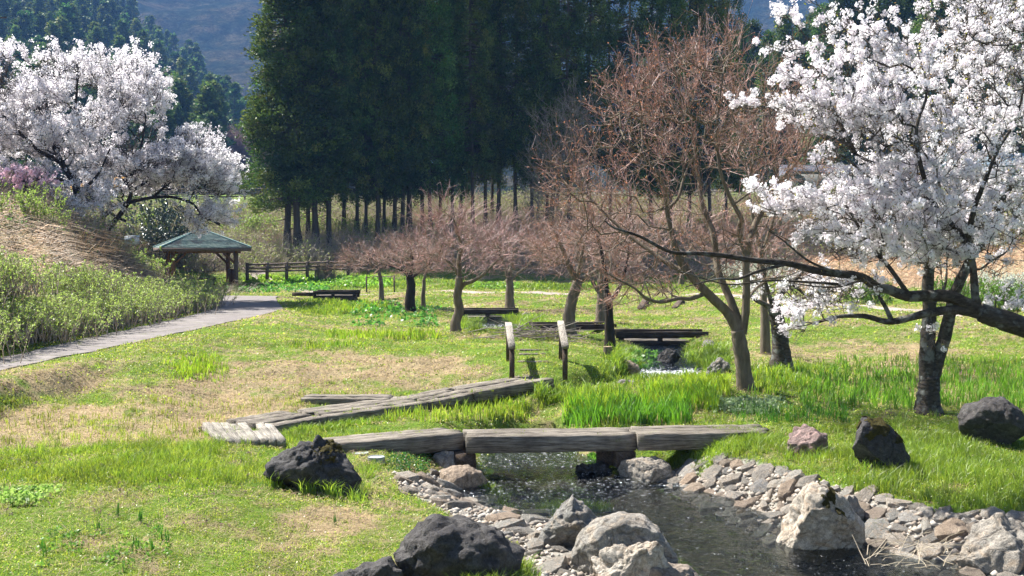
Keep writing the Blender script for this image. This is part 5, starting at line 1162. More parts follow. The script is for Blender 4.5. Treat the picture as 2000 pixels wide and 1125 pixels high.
print('hill conifers', len(pl))
for i, (px, Y, py) in enumerate([(328, 215, 170), (350, 205, 205), (372, 225, 185), (300, 200, 190), (270, 210, 200)]):
    x = (px - 1000) / F * Y; z = float(hill_z(np.array([x]), np.array([float(Y)]))[0]); h = P(0, py, Y)[2] - z; s_ = h / 16
    place(hp[i % 3], i, (x, Y, z - .3), i, (s_ * .75, s_ * .75, s_), 'darker pointed conifer standing just behind the white cherries, nearer than the hillside forest', 'nearer dark conifers behind the white cherries')
# leafless reddish trees on the hill
bt = MB(); n = 700; a_ = unit(rng.normal(size=(n, 3)) + (0, 0, .8)); a_[:, 2] = abs(a_[:, 2])
p0 = np.array((0, 0, 2.2)) + a_ * (1, 1, 1) * rng.uniform(.5, 2.2, (n, 1)); p1 = np.array((0, 0, 2.2)) + a_ * (3.6, 3.6, 4.6) * rng.uniform(.6, 1.05, (n, 1)) + rng.normal(0, .3, (n, 3)); prisms(bt, p0, p1, .035, .012, 3, (.24, .15, .13))
k_ = rng.integers(0, n, 4 * n); q0 = p0[k_] + (p1 - p0)[k_] * rng.uniform(.4, 1, (4 * n, 1)); prisms(bt, q0, q0 + unit(rng.normal(size=(4 * n, 3)) + (0, 0, .5)) * rng.uniform(.4, 1, (4 * n, 1)), .018, .01, 3, (.3, .19, .16))
tt = MB(); tube(tt, [(0, 0, -.4), (.1, 0, 1.4), (0, .1, 3.2)], [.25, .2, .1], 7); bp_ = {'t': tt, 'm': bt}
first = None
spots = [(rng.uniform(385, 490), rng.uniform(230, 520)) for _ in range(46)] + [(rng.uniform(440, 530), rng.uniform(330, 600)) for _ in range(24)]
for i, (u, y) in enumerate(spots):
    x = (u - 1000) / F * y; z = float(hill_z(np.array([x]), np.array([y]))[0]); s_ = rng.uniform(1.0, 1.7)
    if first is None:
        first = thing('bare_tree', 'leafless brownish tree among the hazy hillside conifers', 'tree', (x, y, z), 'bare trees on the hillside'); tt.build('trunk', M['bark_dark'], first); bt.build('crown', M['twig'], first); first.scale = (s_,) * 3
    else: dup(first, (x, y, z), i * 1.3, s_)

# ------------------------------------------------------------------ shrubs
def shrub_mesh(seed, n_st, hgt, w, nl, ls, cA, cB, stemc, top=.45, flat=1.0):
    r_ = np.random.default_rng(seed); st = MB(); lf = MB()
    base = np.stack([r_.normal(0, w * .28, n_st), r_.normal(0, w * .28, n_st), np.zeros(n_st)], 1)
    d = unit(np.stack([r_.normal(0, .28, n_st), r_.normal(0, .28, n_st), np.ones(n_st)], 1)); L = hgt * r_.uniform(.65, 1.08, (n_st, 1))
    a, b = base, base + d * L * .5; c_ = b + unit(d + r_.normal(0, .18, (n_st, 3))) * L * .5
    sc = np.array(stemc) * r_.uniform(.6, 1.3, (n_st, 1)); prisms(st, a, b, .012, .009, 3, sc); prisms(st, b, c_, .009, .004, 3, sc)
    k_ = r_.integers(0, n_st, n_st * 6); t = r_.uniform(.2, 1, (len(k_), 1)); s0 = np.where(t < .5, a[k_] + (b - a)[k_] * t * 2, b[k_] + (c_ - b)[k_] * (2 * t - 1))
    s1 = s0 + unit(d[k_] + r_.normal(0, .6, (len(k_), 3))) * r_.uniform(.1, .35, (len(k_), 1)) * hgt * .6; prisms(st, s0, s1, .006, .003, 3, np.array(stemc) * r_.uniform(.7, 1.5, (len(k_), 1)))
    q = r_.integers(0, len(s0), nl); t = r_.random((nl, 1)) ** .6; pos = s0[q] + (s1 - s0)[q] * t + r_.normal(0, .02, (nl, 3))
    keep = r_.random(nl) < np.clip((pos[:, 2] / hgt - top + .35) / .5, .05, 1); pos = pos[keep]
    u = r_.random((len(pos), 1)); c2_ = (np.array(cA) * (1 - u) + np.array(cB) * u) * r_.uniform(.75, 1.25, (len(pos), 1))
    global rng; old = rng; rng = r_; leaves(lf, pos, ls * r_.uniform(.6, 1.4, len(pos)), c2_, None, .6); rng = old
    return st, lf
def put_shrub(proto, name, label, cat, loc, group=None, rz=0, sc=1, lm='leaf'):
    if 'used' not in proto:
        r = thing(name, label, cat, loc, group, rz); r.scale = (sc,) * 3 if not isinstance(sc, tuple) else sc
        proto['s'].build('stems', M['twig'], r); proto['l'].build('leaves', M[lm], r); proto['used'] = r; return r
    return dup(proto['used'], loc, rz, sc, label, group)
HG = []
for s_ in range(4):
    s, l = shrub_mesh(200 + s_, 140, .95, 1.7, 6500, .048, (.36, .46, .10), (.24, .34, .08), (.42, .34, .27), .42); HG.append({'s': s, 'l': l})
hi = 0
for y in np.arange(18.5, 44.5, 1.15):
    for row in range(2):
        x = -11.45 - row * .7 + rng.uniform(-.12, .12) - .25 * sm(36, 44, y); yy_ = y + rng.uniform(-.2, .2) + row * .5
        put_shrub(HG[hi % 4], 'hedge_shrub', 'twiggy shrub with fresh pale green leaves in the hedge row along the path', 'shrub', (x, yy_, Hs(x, yy_) - .05), 'shrubs of the hedge along the path', rng.uniform(0, 6.28), float(rng.uniform(.88, 1.08))); hi += 1
s, l = shrub_mesh(301, 60, 3.0, 2.2, 8000, .10, (.02, .05, .018), (.035, .07, .02), (.06, .05, .04), .1)
cm = {'s': s, 'l': l}
x, y, z = P(318, 512, 71); put_shrub(cm, 'camellia_bush', 'dark glossy evergreen bush behind the gazebo on its left', 'bush', (x, y, Hs(x, y)), None, 0, 1.35, 'gloss_leaf')
x, y, z = P(350, 520, 70.5); put_shrub(cm, 'camellia_bush', 'lower dark evergreen bush seen under the gazebo eave', 'bush', (x, y, Hs(x, y)), None, 2, .8)
s, l = shrub_mesh(302, 70, 2.0, 2.4, 3500, .09, (.22, .33, .06), (.3, .4, .08), (.2, .16, .12), .2); gbp = {'s': s, 'l': l}
x, y, z = P(497, 478, 82); put_shrub(gbp, 'spring_bush', 'airy yellow-green bush just right of the gazebo roof', 'bush', (x, y, Hs(x, y) - .1), None, 0, 1.2)
for lab, px, py, Y, sc in [('bright yellow-green bush on top of the left bank under the cherry', 50, 430, 36.5, .62), ('small leafy green bush beside the cherry trunk on the left bank', 95, 440, 38.5, .5), ('pale green scrub bush left of the dark evergreen bush', 265, 490, 60, 1.1), ('green bush above the dry reeds by the leaning cherry trunks', 215, 505, 47, .55), ('low green bush among the cedar trunks', 690, 478, 79, .9), ('green undergrowth bush behind the cedar trunks', 605, 478, 83, .9), ('pale leafy bush in the gap between cedar trunks', 760, 480, 80, .8), ('yellow-green bush behind the leaning cherry trunks', 280, 470, 75, 1.2), ('round green bush on the brown slope behind the maples', 1370, 480, 84, .8)]:
    x, y, z = P(px, py, Y); put_shrub(gbp, 'green_bush', lab, 'bush', (x, y, Hs(x, y) - .1), None, rng.uniform(0, 6), sc)
s, l = shrub_mesh(303, 90, 1.9, 3.0, 9000, .085, (.11, .24, .02), (.17, .3, .03), (.1, .08, .06), .0); rb = {'s': s, 'l': l}
for lab, px, py, Y, sc in [('lush green bush behind the double-trunk cherry', 1700, 582, 45, .6), ('middle lush green bush of the hedge behind the right cherry', 1860, 590, 43, .62), ('lush bright green bush at the right edge behind the cherry', 1965, 596, 41, .62), ('green bush past the right edge of the hedge', 2060, 600, 40, .62)]:
    x, y, z = P(px, py, Y); put_shrub(rb, 'green_bush', lab, 'bush', (x, y, Hs(x, y) - .1), None, rng.uniform(0, 6), sc)
s, l = shrub_mesh(304, 120, 1.5, 2.6, 5000, .06, (.75, .77, .72), (.6, .68, .5), (.2, .16, .12), .2); wb = {'s': s, 'l': l}
for lab, px, py, Y, sc in [('white flowering spirea bush at the right, above the green hedge', 1930, 545, 47, .95), ('white flowering spirea bush at the far right edge', 2010, 545, 47, .9), ('small white flowering bush on the slope beyond the large maple', 1500, 545, 62, .8), ('second small white flowering bush left of the far slope tree', 1440, 550, 64, .7)]:
    x, y, z = P(px, py, Y); put_shrub(wb, 'spirea_bush', lab, 'bush', (x, y, Hs(x, y) - .1), None, rng.uniform(0, 6), sc)

# ------------------------------------------------------------------ grass and other ground cover (stuff)
def scatter(Y0, Y1, dens, u0=-.62, u1=.62):
    """random ground points, uniform per square metre"""
    area = (u1 - u0) * (Y1 ** 2 - Y0 ** 2) / 2; n = int(area * dens)
    y = np.sqrt(rng.random(n) * (Y1 ** 2 - Y0 ** 2) + Y0 ** 2); x = rng.uniform(u0, u1, n) * y
    return x, y
def blades(mb, x, y, z, h, w, col, lean=.35, stiff=0):
    n = len(x)
    if n == 0: return
    h = np.broadcast_to(h, (n,)).astype(float); w = np.broadcast_to(w, (n,)).astype(float)
    a = rng.uniform(0, 2 * math.pi, n); b = rng.uniform(0, 2 * math.pi, n)
    s = np.stack([np.cos(a), np.sin(a), 0 * a], 1) * w[:, None] * .5
    l = np.stack([np.cos(b), np.sin(b), 0 * b], 1) * (h * lean * rng.uniform(.2, 1.6, n))[:, None]
    p = np.stack([x, y, z - .01], 1); up = np.array((0, 0, 1.))
    m = p + l * .3 + up * (h * .55)[:, None]; t = p + l + up * (h * (1 - .3 * lean))[:, None]
    V = np.stack([p - s, p + s, m + s * .8, m - s * .8, t], 1).reshape(-1, 3)
    k_ = np.arange(n)[:, None] * 5
    c_ = np.repeat(col, 5, 0)
    mb.add(V, k_ + np.array([0, 1, 2, 3]), k_ + np.array([3, 2, 4]), col=c_)
def okmask(zn, y): return (~zn['stone']) & (~zn['path']) & ((zn['d'] > .10) | ((y > 20.1) & (y < 24.4)))
Ga = np.array((.25, .33, .04)); Gb = np.array((.12, .23, .025)); Gy = np.array((.44, .46, .07)); St = np.array((.46, .37, .22)); Sr = np.array((.40, .26, .13))
gm, sm_ = MB(), MB()
for (Y0, Y1, dens, wd, hm) in [(8.5, 13, 2300, .0055, 1.0), (13, 18, 1500, .008, 1.0), (18, 24, 800, .011, 1.0), (24, 32, 430, .016, 1.05), (32, 45, 210, .024, 1.1), (45, 72, 75, .045, 1.2)]:
    x, y = scatter(Y0, Y1, dens); zn = zones(x, y)
    keep = okmask(zn, y) & (zn['reed'] < .5) & (x > -12.6 - .1 * zn['n3']) | ((zn['reed'] < .3) & (y > 45) & okmask(zn, y))
    inview = (zn['px'] > -250) & (zn['px'] < 2250) & (zn['py'] < 1200); keep &= inview
    isdry = rng.random(len(x)) < np.clip(zn['dry'] * 1.15 + .10, 0, .93)
    thin = rng.random(len(x)) < np.where(isdry, .75, np.clip(.45 + .7 * zn['lush'] + 1.2 * (zn['n2'] - .42), .12, 1))
    keep &= thin
    g_ = keep & ~isdry
    hh_ = (.035 + .035 * zn['n2'] + .12 * zn['lush'] * (.4 + zn['n1']))[g_] * hm * rng.uniform(.5, 1.4, g_.sum())
    yel = np.clip(rng.normal(.3, .25, g_.sum()) - .35 * zn['lush'][g_] + .35 * (zn['n1'][g_] - .4), 0, 1)[:, None]
    c_ = (Ga * (1 - zn['lush'][g_][:, None] * .55) + Gb * zn['lush'][g_][:, None] * .55) * (1 - yel) + Gy * yel
    blades(gm, x[g_], y[g_], zn['z'][g_], hh_, wd, c_ * rng.uniform(.7, 1.25, (g_.sum(), 1)), .55)
    d_ = keep & isdry; nd = d_.sum()
    lf_ = rng.uniform(0, 6.28, nd); L = rng.uniform(.02, .09, nd) * hm * (1 + wd * 25)
    el_ = rng.uniform(-.05, .5, nd) ** 1; a_ = np.stack([x[d_], y[d_], zn['z'][d_] + .012 + rng.uniform(0, .03, nd)], 1)
    b_ = a_ + np.stack([np.cos(lf_) * np.cos(el_) * L, np.sin(lf_) * np.cos(el_) * L, np.sin(el_) * L * .7], 1)
    cs = (St * (1 - .5 * rng.random((nd, 1))) + Sr * .5 * rng.random((nd, 1))) * rng.uniform(.6, 1.25, (nd, 1))
    s = np.stack([-np.sin(lf_), np.cos(lf_), 0 * lf_], 1) * wd * .45
    V = np.stack([a_ - s, a_ + s, b_ + s * .5, b_ - s * .5], 1).reshape(-1, 3); sm_.add(V, np.arange(nd * 4).reshape(-1, 4), col=np.repeat(cs, 4, 0))
ml = MB()
for (Y0, Y1, dens, sz_) in [(8.5, 13, 1500, .016), (13, 19, 900, .02), (19, 30, 260, .034), (30, 60, 60, .06)]:
    x, y = scatter(Y0, Y1, dens); zn = zones(x, y); k_ = okmask(zn, y) & (zn['reed'] < .3) & (x > -12.6) & (rng.random(len(x)) < sm(.35, .6, zn['n2'] * .5 + zn['n1'] * .5) * (1 - zn['dry'])); x, y = x[k_], y[k_]; zt = zn['z'][k_]; n_l = len(x)
    u = rng.random((n_l, 1)); leaves(ml, np.stack([x, y, zt + rng.uniform(.01, .05, n_l)], 1), sz_ * rng.uniform(.6, 1.5, n_l), (np.array((.16, .30, .04)) * (1 - u) + np.array((.42, .46, .09)) * u) * rng.uniform(.7, 1.3, (n_l, 1)), None, .75)
stuff(ml.build('clover', M['grass']), 'tiny leaves of clover and weeds between the grass blades', 'weeds')
stuff(gm.build('grass', M['grass']), 'short fresh green grass covering the meadow', 'grass')
x, y = scatter(8.5, 24, 22); zn = zones(x, y); k_ = okmask(zn, y) & ((x > 1) | (rng.random(len(x)) < .35)); x, y, zt = x[k_], y[k_], zn['z'][k_]; n_l = len(x)
pt = MB(); leaves(pt, np.stack([x, y, zt + rng.uniform(.005, .05, n_l)], 1), .014, np.tile((.9, .84, .86), (n_l, 1)), None, .9); stuff(pt.build('fallen_petals', M['petal']), 'tiny fallen cherry petals scattered in the grass', 'petals')
x, y = scatter(9, 22, 1.4); zn = zones(x, y); k_ = okmask(zn, y); x, y = x[k_], y[k_]; n_l = len(x); a = rng.uniform(0, 6.28, n_l); l_ = rng.uniform(.08, .35, n_l); p0 = np.stack([x, y, H(x, y) + .02], 1); p1 = p0 + np.stack([np.cos(a) * l_, np.sin(a) * l_, rng.uniform(-.01, .05, n_l)], 1); prisms(sm_, p0, p1, .004, .002, 3, (.35, .27, .2))
stuff(sm_.build('straw_litter', M['straw']), 'dry straw litter lying between the grass tufts', 'dry grass')
# lush tufts of longer grass
def tufts(mb, cx, cy, hgt, nb, rad, w, cA, cB, lean=.5):
    n = len(cx); j = np.repeat(np.arange(n), nb); m_ = len(j); r = rng.random(m_) ** .5 * rad; a = rng.uniform(0, 6.28, m_)
    x = cx[j] + r * np.cos(a); y = cy[j] + r * np.sin(a); u = rng.random((m_, 1))
    tone = rng.uniform(.75, 1.2, (n, 1))[j]
    blades(mb, x, y, H(x, y), hgt[j] * rng.uniform(.5, 1.15, m_), w, (np.array(cA) * (1 - u) + np.array(cB) * u) * tone, lean)
tm = MB()
x, y = scatter(9, 20, 34); zn = zones(x, y); k_ = okmask(zn, y) & (rng.random(len(x)) < zn['lush'] * 1.1 * (zn['n1'] > .35)); tufts(tm, x[k_], y[k_], rng.uniform(.10, .26, k_.sum()), 26, .08, .007, Gb, Ga * 1.15)
x, y = scatter(20, 60, 4.5); zn = zones(x, y); k_ = okmask(zn, y) & (rng.random(len(x)) < zn['lush']); tufts(tm, x[k_], y[k_], rng.uniform(.14, .32, k_.sum()), 18, .14, .02, Gb, Ga * 1.15)
def edge_tufts(pts, hgt, nb=40, rad=.1, w=.008):
    q = [PZ(a, b, .45) for a, b in pts]; tufts(tm, np.array([c_[0] for c_ in q]), np.array([c_[1] for c_ in q]), np.full(len(q), hgt), nb, rad, w, Gb * 1.1, Ga * 1.2, .6)
edge_tufts([(535, 968), (545, 965), (620, 968), (640, 970), (600, 972), (655, 972), (700, 975), (710, 955), (718, 930), (728, 915)], .26, 60)
edge_tufts([(940, 1150), (920, 1150), (960, 1150), (1000, 1130), (1015, 1110), (1025, 1125), (1030, 1140), (905, 1155)], .22, 60)
edge_tufts([(1660, 925), (1690, 928), (1720, 928), (1750, 925), (1780, 920), (1600, 905), (1630, 905), (1570, 905), (1545, 900), (1530, 895)], .2, 45)
edge_tufts([(px, 876 + 6 * math.sin(px)) for px in range(1375, 1540, 8)], .2, 50)
edge_tufts([(px, 872 + 12 * math.sin(px * 1.3)) for px in range(1365, 1500, 9)], .16, 50)
edge_tufts([(px, 896 + 6 * math.sin(px)) for px in range(1080, 1130, 8)] + [(px, 888) for px in range(930, 985, 9)] + [(px, 892) for px in range(1060, 1190, 9)], .2, 50)
edge_tufts([(px, 864 + 3 * math.sin(px)) for px in range(400, 560, 12)] + [(px, 850 - (px - 560) * .12) for px in range(560, 760, 9)], .17, 40)
edge_tufts([(1000, 895), (985, 905), (978, 896), (1010, 1095), (1045, 1120), (1700, 975), (1650, 958)], .14, 40)
for (a, b, c2_, d2_, n_) in [(1205, 1250, 690, 722, 50), (900, 945, 630, 650, 40), (1010, 1060, 620, 650, 30), (1340, 1420, 680, 720, 60), (1050, 1190, 765, 790, 30)]:
    q = [g(rng.uniform(a, b), rng.uniform(c2_, d2_)) for _ in range(n_)]; tufts(tm, np.array([c_[0] for c_ in q]), np.array([c_[1] for c_ in q]), np.full(n_, .3), 26, .14, .016, Gb * 1.1, Ga * 1.2, .6)
x, y = scatter(8.5, 30, 5.0, -.6, .6); zn = zones(x, y); k_ = okmask(zn, y) & (x > -12) & (rng.random(len(x)) < .25 + zn['n1'] * .8) & (zn['dry'] < .75); tufts(tm, x[k_], y[k_], rng.uniform(.05, .13, k_.sum()), 14, .06, .008, Gb, Ga)
for (a_, b_, z_, n_) in [((675, 850), (900, 838), .6, 16), ((900, 846), (1240, 842), .6, 14), ((1250, 842), (1480, 840), .62, 22), ((560, 815), (830, 782), .66, 22), ((850, 778), (1050, 742), .82, 14)]:
    for _ in range(n_):
        t = rng.random(); q = PZ(a_[0] + (b_[0] - a_[0]) * t, a_[1] + (b_[1] - a_[1]) * t + rng.uniform(-5, 5), z_); n0 = 9
        blades(tm, np.full(n0, q[0]) + rng.normal(0, .02, n0), np.full(n0, q[1]) + rng.normal(0, .02, n0), np.full(n0, z_ - .01), rng.uniform(.02, .06), .006, np.tile(Ga, (n0, 1)), .6)
stuff(tm.build('long_grass', M['grass']), 'longer dark green grass tufts round the rocks and footbridges', 'grass')
# iris leaves
im = MB()
def iris(pxs, n, h0, h1, w, cA, cB, fan=9, spread=.09, lean=.3):
    q = np.array([g(*p) for p in pxs(n)]); nn = len(q)
    j = np.repeat(np.arange(nn), fan); x = q[j, 0] + rng.normal(0, spread * .5, len(j)); y = q[j, 1] + rng.normal(0, spread * .5, len(j))
    u = rng.random((len(j), 1)); hh2 = rng.uniform(h0, h1, nn)[j] * rng.uniform(.6, 1.1, len(j))
    dead = (rng.random((len(j), 1)) < .1); cc_ = (np.array(cA) * (1 - u) + np.array(cB) * u) * rng.uniform(.75, 1.25, (len(j), 1)); cc_ = np.where(dead, np.array((.5, .42, .22)), cc_)
    blades(im, x, y, H(x, y), hh2 * np.where(dead[:, 0], .6, 1), w, cc_, lean)
R_el = lambda cx, cy_, rx, ry: (lambda n: [(cx + rx * a, cy_ + ry * b) for a, b in zip(rng.normal(0, .45, n), rng.normal(0, .45, n))])
R_bx = lambda x0, x1, y0, y1: (lambda n: [(rng.uniform(x0, x1), rng.uniform(y0, y1)) for _ in range(n)])
IG, IY = (.10, .245, .022), (.34, .42, .04)
iris(R_bx(1105, 1345, 800, 832), 220, .24, .46, .022, IG, (.16, .36, .03))
iris(R_bx(1110, 1240, 780, 815), 90, .3, .5, .022, IG, IY)
iris(R_bx(1255, 1400, 768, 805), 170, .25, .45, .024, (.16, .36, .03), IY)
iris(R_bx(1340, 1420, 748, 775), 80, .22, .4, .024, IY, (.28, .42, .03))
iris(R_bx(1470, 1580, 720, 775), 60, .16, .34, .02, IY, IG)
iris(R_bx(1560, 2050, 728, 800), 640, .16, .36, .02, IG, (.2, .36, .04), 6)
iris(R_bx(1620, 2080, 700, 740), 260, .14, .28, .02, IG, (.24, .38, .04), 5)
iris(R_bx(1440, 1660, 800, 826), 130, .12, .26, .016, (.06, .2, .02), IG, 5)
iris(R_bx(-60, 640, 780, 872), 950, .06, .18, .012, (.22, .3, .04), (.3, .33, .06), 4, .06)
iris(R_bx(640, 860, 652, 664), 170, .16, .3, .026, (.2, .36, .03), IY, 6)
iris(R_bx(560, 720, 672, 682), 60, .12, .22, .02, IG, IY, 5)
iris(R_bx(760, 1030, 795, 825), 190, .16, .3, .018, (.2, .36, .03), (.36, .42, .06), 6)
iris(R_bx(940, 1090, 745, 800), 60, .12, .24, .018, (.3, .4, .05), IY, 5)
iris(R_bx(560, 900, 770, 785), 100, .1, .18, .016, (.22, .34, .04), (.34, .38, .08), 4)
iris(R_el(385, 720, 55, 28), 160, .1, .2, .02, (.22, .4, .03), IY, 6)
iris(R_bx(620, 760, 595, 612), 90, .2, .35, .03, (.24, .42, .03), IY, 6)
iris(R_bx(600, 830, 590, 606), 90, .14, .28, .03, (.06, .2, .02), IG, 6)
iris(lambda n: [(264, 1080), (237, 1118), (296, 1078), (314, 1055), (329, 1062), (275, 1020), (232, 1010), (88, 1090), (140, 1080), (85, 1075), (310, 1038), (190, 1040), (652, 1025), (265, 1065)][:n], 14, .12, .2, .014, (.04, .13, .02), (.07, .2, .02), 7, .03, .12)
stuff(im.build('iris_leaves', M['grass']), 'upright sword-shaped iris leaves in clumps and rows', 'iris leaves')
# broad-leaved herbs
hm_ = MB()
def herbs(n, x0, x1, y0, y1, s, cA, cB, hz=.12):
    q = np.array([g(rng.uniform(x0, x1), rng.uniform(y0, y1)) for _ in range(n)]); j = np.repeat(np.arange(n), 14)
    pos = q[j] + np.stack([rng.normal(0, hz * .9, len(j)), rng.normal(0, hz * .9, len(j)), rng.uniform(.02, hz * 1.3, len(j))], 1); u = rng.random((len(j), 1))
    leaves(hm_, pos, s * rng.uniform(.6, 1.3, len(j)), np.array(cA) * (1 - u) + np.array(cB) * u, None, .8)
herbs(260, 560, 760, 545, 562, .16, (.14, .33, .03), (.24, .4, .04), .16); herbs(150, 440, 640, 556, 572, .13, (.05, .2, .03), (.14, .32, .04), .14); herbs(130, 480, 640, 540, 556, .14, (.2, .36, .03), (.3, .42, .05), .1)
herbs(70, 1225, 1300, 695, 728, .10, (.07, .2, .03), (.14, .28, .05), .12); herbs(90, 1400, 1520, 783, 812, .05, (.2, .3, .14), (.3, .38, .2), .08)
herbs(60, 0, 110, 960, 990, .05, (.16, .3, .05), (.3, .4, .1), .06); herbs(40, 80, 330, 1040, 1110, .035, (.10, .25, .03), (.2, .34, .05), .04); herbs(60, 690, 860, 595, 640, .12, (.06, .2, .03), (.12, .3, .04), .14)
herbs(50, 930, 1010, 555, 565, .12, (.14, .3, .03), (.2, .36, .05), .12); herbs(40, 0, 120, 405, 450, .1, (.05, .14, .03), (.1, .22, .04), .2); herbs(70, 120, 240, 470, 505, .08, (.03, .09, .03), (.06, .14, .04), .2); herbs(40, 860, 900, 880, 915, .03, (.03, .10, .02), (.08, .2, .03), .05)
herbs(60, 760, 830, 890, 925, .03, (.02, .08, .02), (.06, .18, .03), .06); herbs(25, 1150, 1180, 890, 910, .06, (.12, .3, .03), (.2, .4, .04), .05)
stuff(hm_.build('broad_leaf_herbs', M['leaf']), 'low patches of broad-leaved green herbs beside paths and water', 'herbs')
fm = MB(); q = np.array([g(rng.uniform(0, 520), rng.uniform(880, 1050)) for _ in range(60)]); prisms(fm, q, q + (0, 0, .06), .0025, .0025, 3, (.08, .16, .03)); j = np.repeat(np.arange(60), 9)
leaves(fm, q[j] + np.stack([rng.normal(0, .012, len(j)), rng.normal(0, .012, len(j)), rng.uniform(.035, .07, len(j))], 1), .018, (.2, .10, .14)); stuff(fm.build('deadnettle', M['leaf']), 'tiny purple dead-nettle flowers scattered in the left lawn', 'wild flowers')
# dry reeds and scrub on the slopes
dm = MB()
def reeds(x, y, L, r, cA, cB, dirx, n_mul=1, el0=.1, el1=.9, mb=dm):
    n = len(x); az = dirx + rng.normal(0, .5, n); e_ = rng.uniform(el0, el1, n); L = L * rng.uniform(.5, 1.3, n)
    a_ = np.stack([x, y, H(x, y) + rng.uniform(-.02, .15, n)], 1); d = np.stack([np.cos(az) * np.cos(e_), np.sin(az) * np.cos(e_), np.sin(e_)], 1)
    b = a_ + d * L[:, None] * .55; c3 = b + unit(d * (1, 1, .2) + (0, 0, -.25)) * L[:, None] * .5; u = rng.random((n, 1)); col = (np.array(cA) * (1 - u) + np.array(cB) * u) * rng.uniform(.6, 1.3, (n, 1))
    prisms(mb, a_, b, r, r * .8, 3, col); prisms(mb, b, c3, r * .8, r * .3, 3, col)
x, y = scatter(19, 52, 62, -.62, -.22); k_ = (x < -12.6) & (H(x, y) > 1.2); x, y = x[k_], y[k_]
k2 = rng.random(len(x)) < .9; reeds(x[k2], y[k2], .85, .009, (.78, .66, .52), (.58, .44, .30), -.5, el0=-.1, el1=.45)
x, y = scatter(24, 60, 9, -.5, -.22); k_ = (x < -13) & (y > 34); x, y = x[k_], y[k_]; reeds(x, y, .9, .01, (.30, .25, .18), (.2, .16, .11), .3, el0=.3, el1=1.3)
x, y = scatter(66, 104, 9.5, .01, .6); zn = zones(x, y); k_ = (rng.random(len(x)) < .95) & (y > 66 + 3 * zn['n3']) & (y < 101); x, y = x[k_], y[k_]; reeds(x, y, 1.1, .022, (.80, .58, .40), (.60, .42, .28), .6, el0=.1, el1=.8)
x, y = scatter(54, 68, 12, .24, .6); reeds(x, y, .9, .018, (.74, .56, .38), (.55, .40, .27), .6, el0=.1, el1=.8)
x, y = scatter(72, 104, 7, -.32, .05); x, y = x, y; k_ = H(x, y) > 2.2; x, y = x[k_], y[k_]; reeds(x, y, .9, .02, (.58, .48, .3), (.4, .38, .16), .6, el0=.2, el1=1.2)
q = np.array([g(rng.uniform(615, 655), rng.uniform(545, 552)) for _ in range(170)]); reeds(q[:, 0], q[:, 1], 1.5, .014, (.42, .34, .22), (.3, .24, .16), 1.5, el0=1.2, el1=1.57)
q = np.array([g(rng.uniform(130, 270), rng.uniform(490, 530)) for _ in range(90)]); reeds(q[:, 0], q[:, 1], 1.6, .012, (.42, .32, .2), (.3, .2, .13), .3, el0=.7, el1=1.5)
q = np.array([g(rng.uniform(1500, 1640), rng.uniform(405, 445)) for _ in range(1500)]); reeds(q[:, 0], q[:, 1], 2.0, .03, (.58, .42, .22), (.45, .28, .14), .5, el0=.3, el1=.9)
q = np.array([g(rng.uniform(470, 560), rng.uniform(455, 490)) for _ in range(400)]); reeds(q[:, 0], q[:, 1], 1.2, .02, (.50, .32, .18), (.42, .22, .12), .5, el0=.8, el1=1.5)
stuff(dm.build('dry_reeds', M['straw']), 'matted dry brown reeds covering the banks and slopes', 'dry reeds')
# low scrub: twigs and leaves on the banks
cm_, cl = MB(), MB()
x, y = scatter(40, 104, 2.6, -.5, .62); zn = zones(x, y); k_ = ((x < -14) | (y > 70)) & (zn['reed'] > .1) & (zn['d'] > 1); x, y = x[k_], y[k_]; n = len(x)
j = np.repeat(np.arange(n), 12); a_ = np.stack([x[j], y[j], H(x, y)[j]], 1) + rng.normal(0, .15, (len(j), 3)) * (1, 1, 0); sz = rng.uniform(.4, 1.3, n)[j][:, None]; sz = np.where(y[j][:, None] > 70, sz, sz * .8)
b_ = a_ + unit(np.stack([rng.normal(0, .5, len(j)), rng.normal(0, .5, len(j)), np.ones(len(j))], 1)) * sz; prisms(cm_, a_, b_, .012, .006, 3, (.42, .35, .27))
c3 = b_ + unit(rng.normal(size=b_.shape) + (0, 0, .7)) * sz * .4; prisms(cm_, b_, c3, .008, .004, 3, (.42, .34, .26))
lt = rng.random(n)[j] < .5; e = np.vstack([b_[lt], c3[lt], (a_ + b_)[lt] / 2]); tone = rng.random((len(e), 1)); leaves(cl, e, .11, np.array((.14, .22, .04)) * (1 - tone) + np.array((.34, .40, .09)) * tone)
stuff(cm_.build('scrub_twigs', M['twig']), 'tangled grey-brown scrub twigs on the far banks', 'scrub'); stuff(cl.build('scrub_leaves', M['leaf']), 'sparse green leaves of the scrub on the far banks', 'scrub leaves')
# dark overhanging dry grass on the retaining bank under the cedars
bm_ = MB(); q = np.array([P(rng.uniform(470, 860), 0, 73) for _ in range(5200)]); xx = q[:, 0]; yv = rng.uniform(70.2, 74.5, len(xx)); zt = H(xx, yv)
a_ = np.stack([xx, yv, zt + .05], 1); b_ = a_ + np.stack([rng.normal(0, .15, len(xx)), -rng.uniform(.1, .5, len(xx)), -rng.uniform(-.3, .5, len(xx))], 1); u = rng.random((len(xx), 1)); prisms(bm_, a_, b_, .022, .01, 3, np.array((.34, .30, .16)) * (1 - u) + np.array((.14, .18, .06)) * u)
stuff(bm_.build('bank_thatch', M['straw']), 'dull overhanging grass on the low bank below the cedars', 'dry grass')

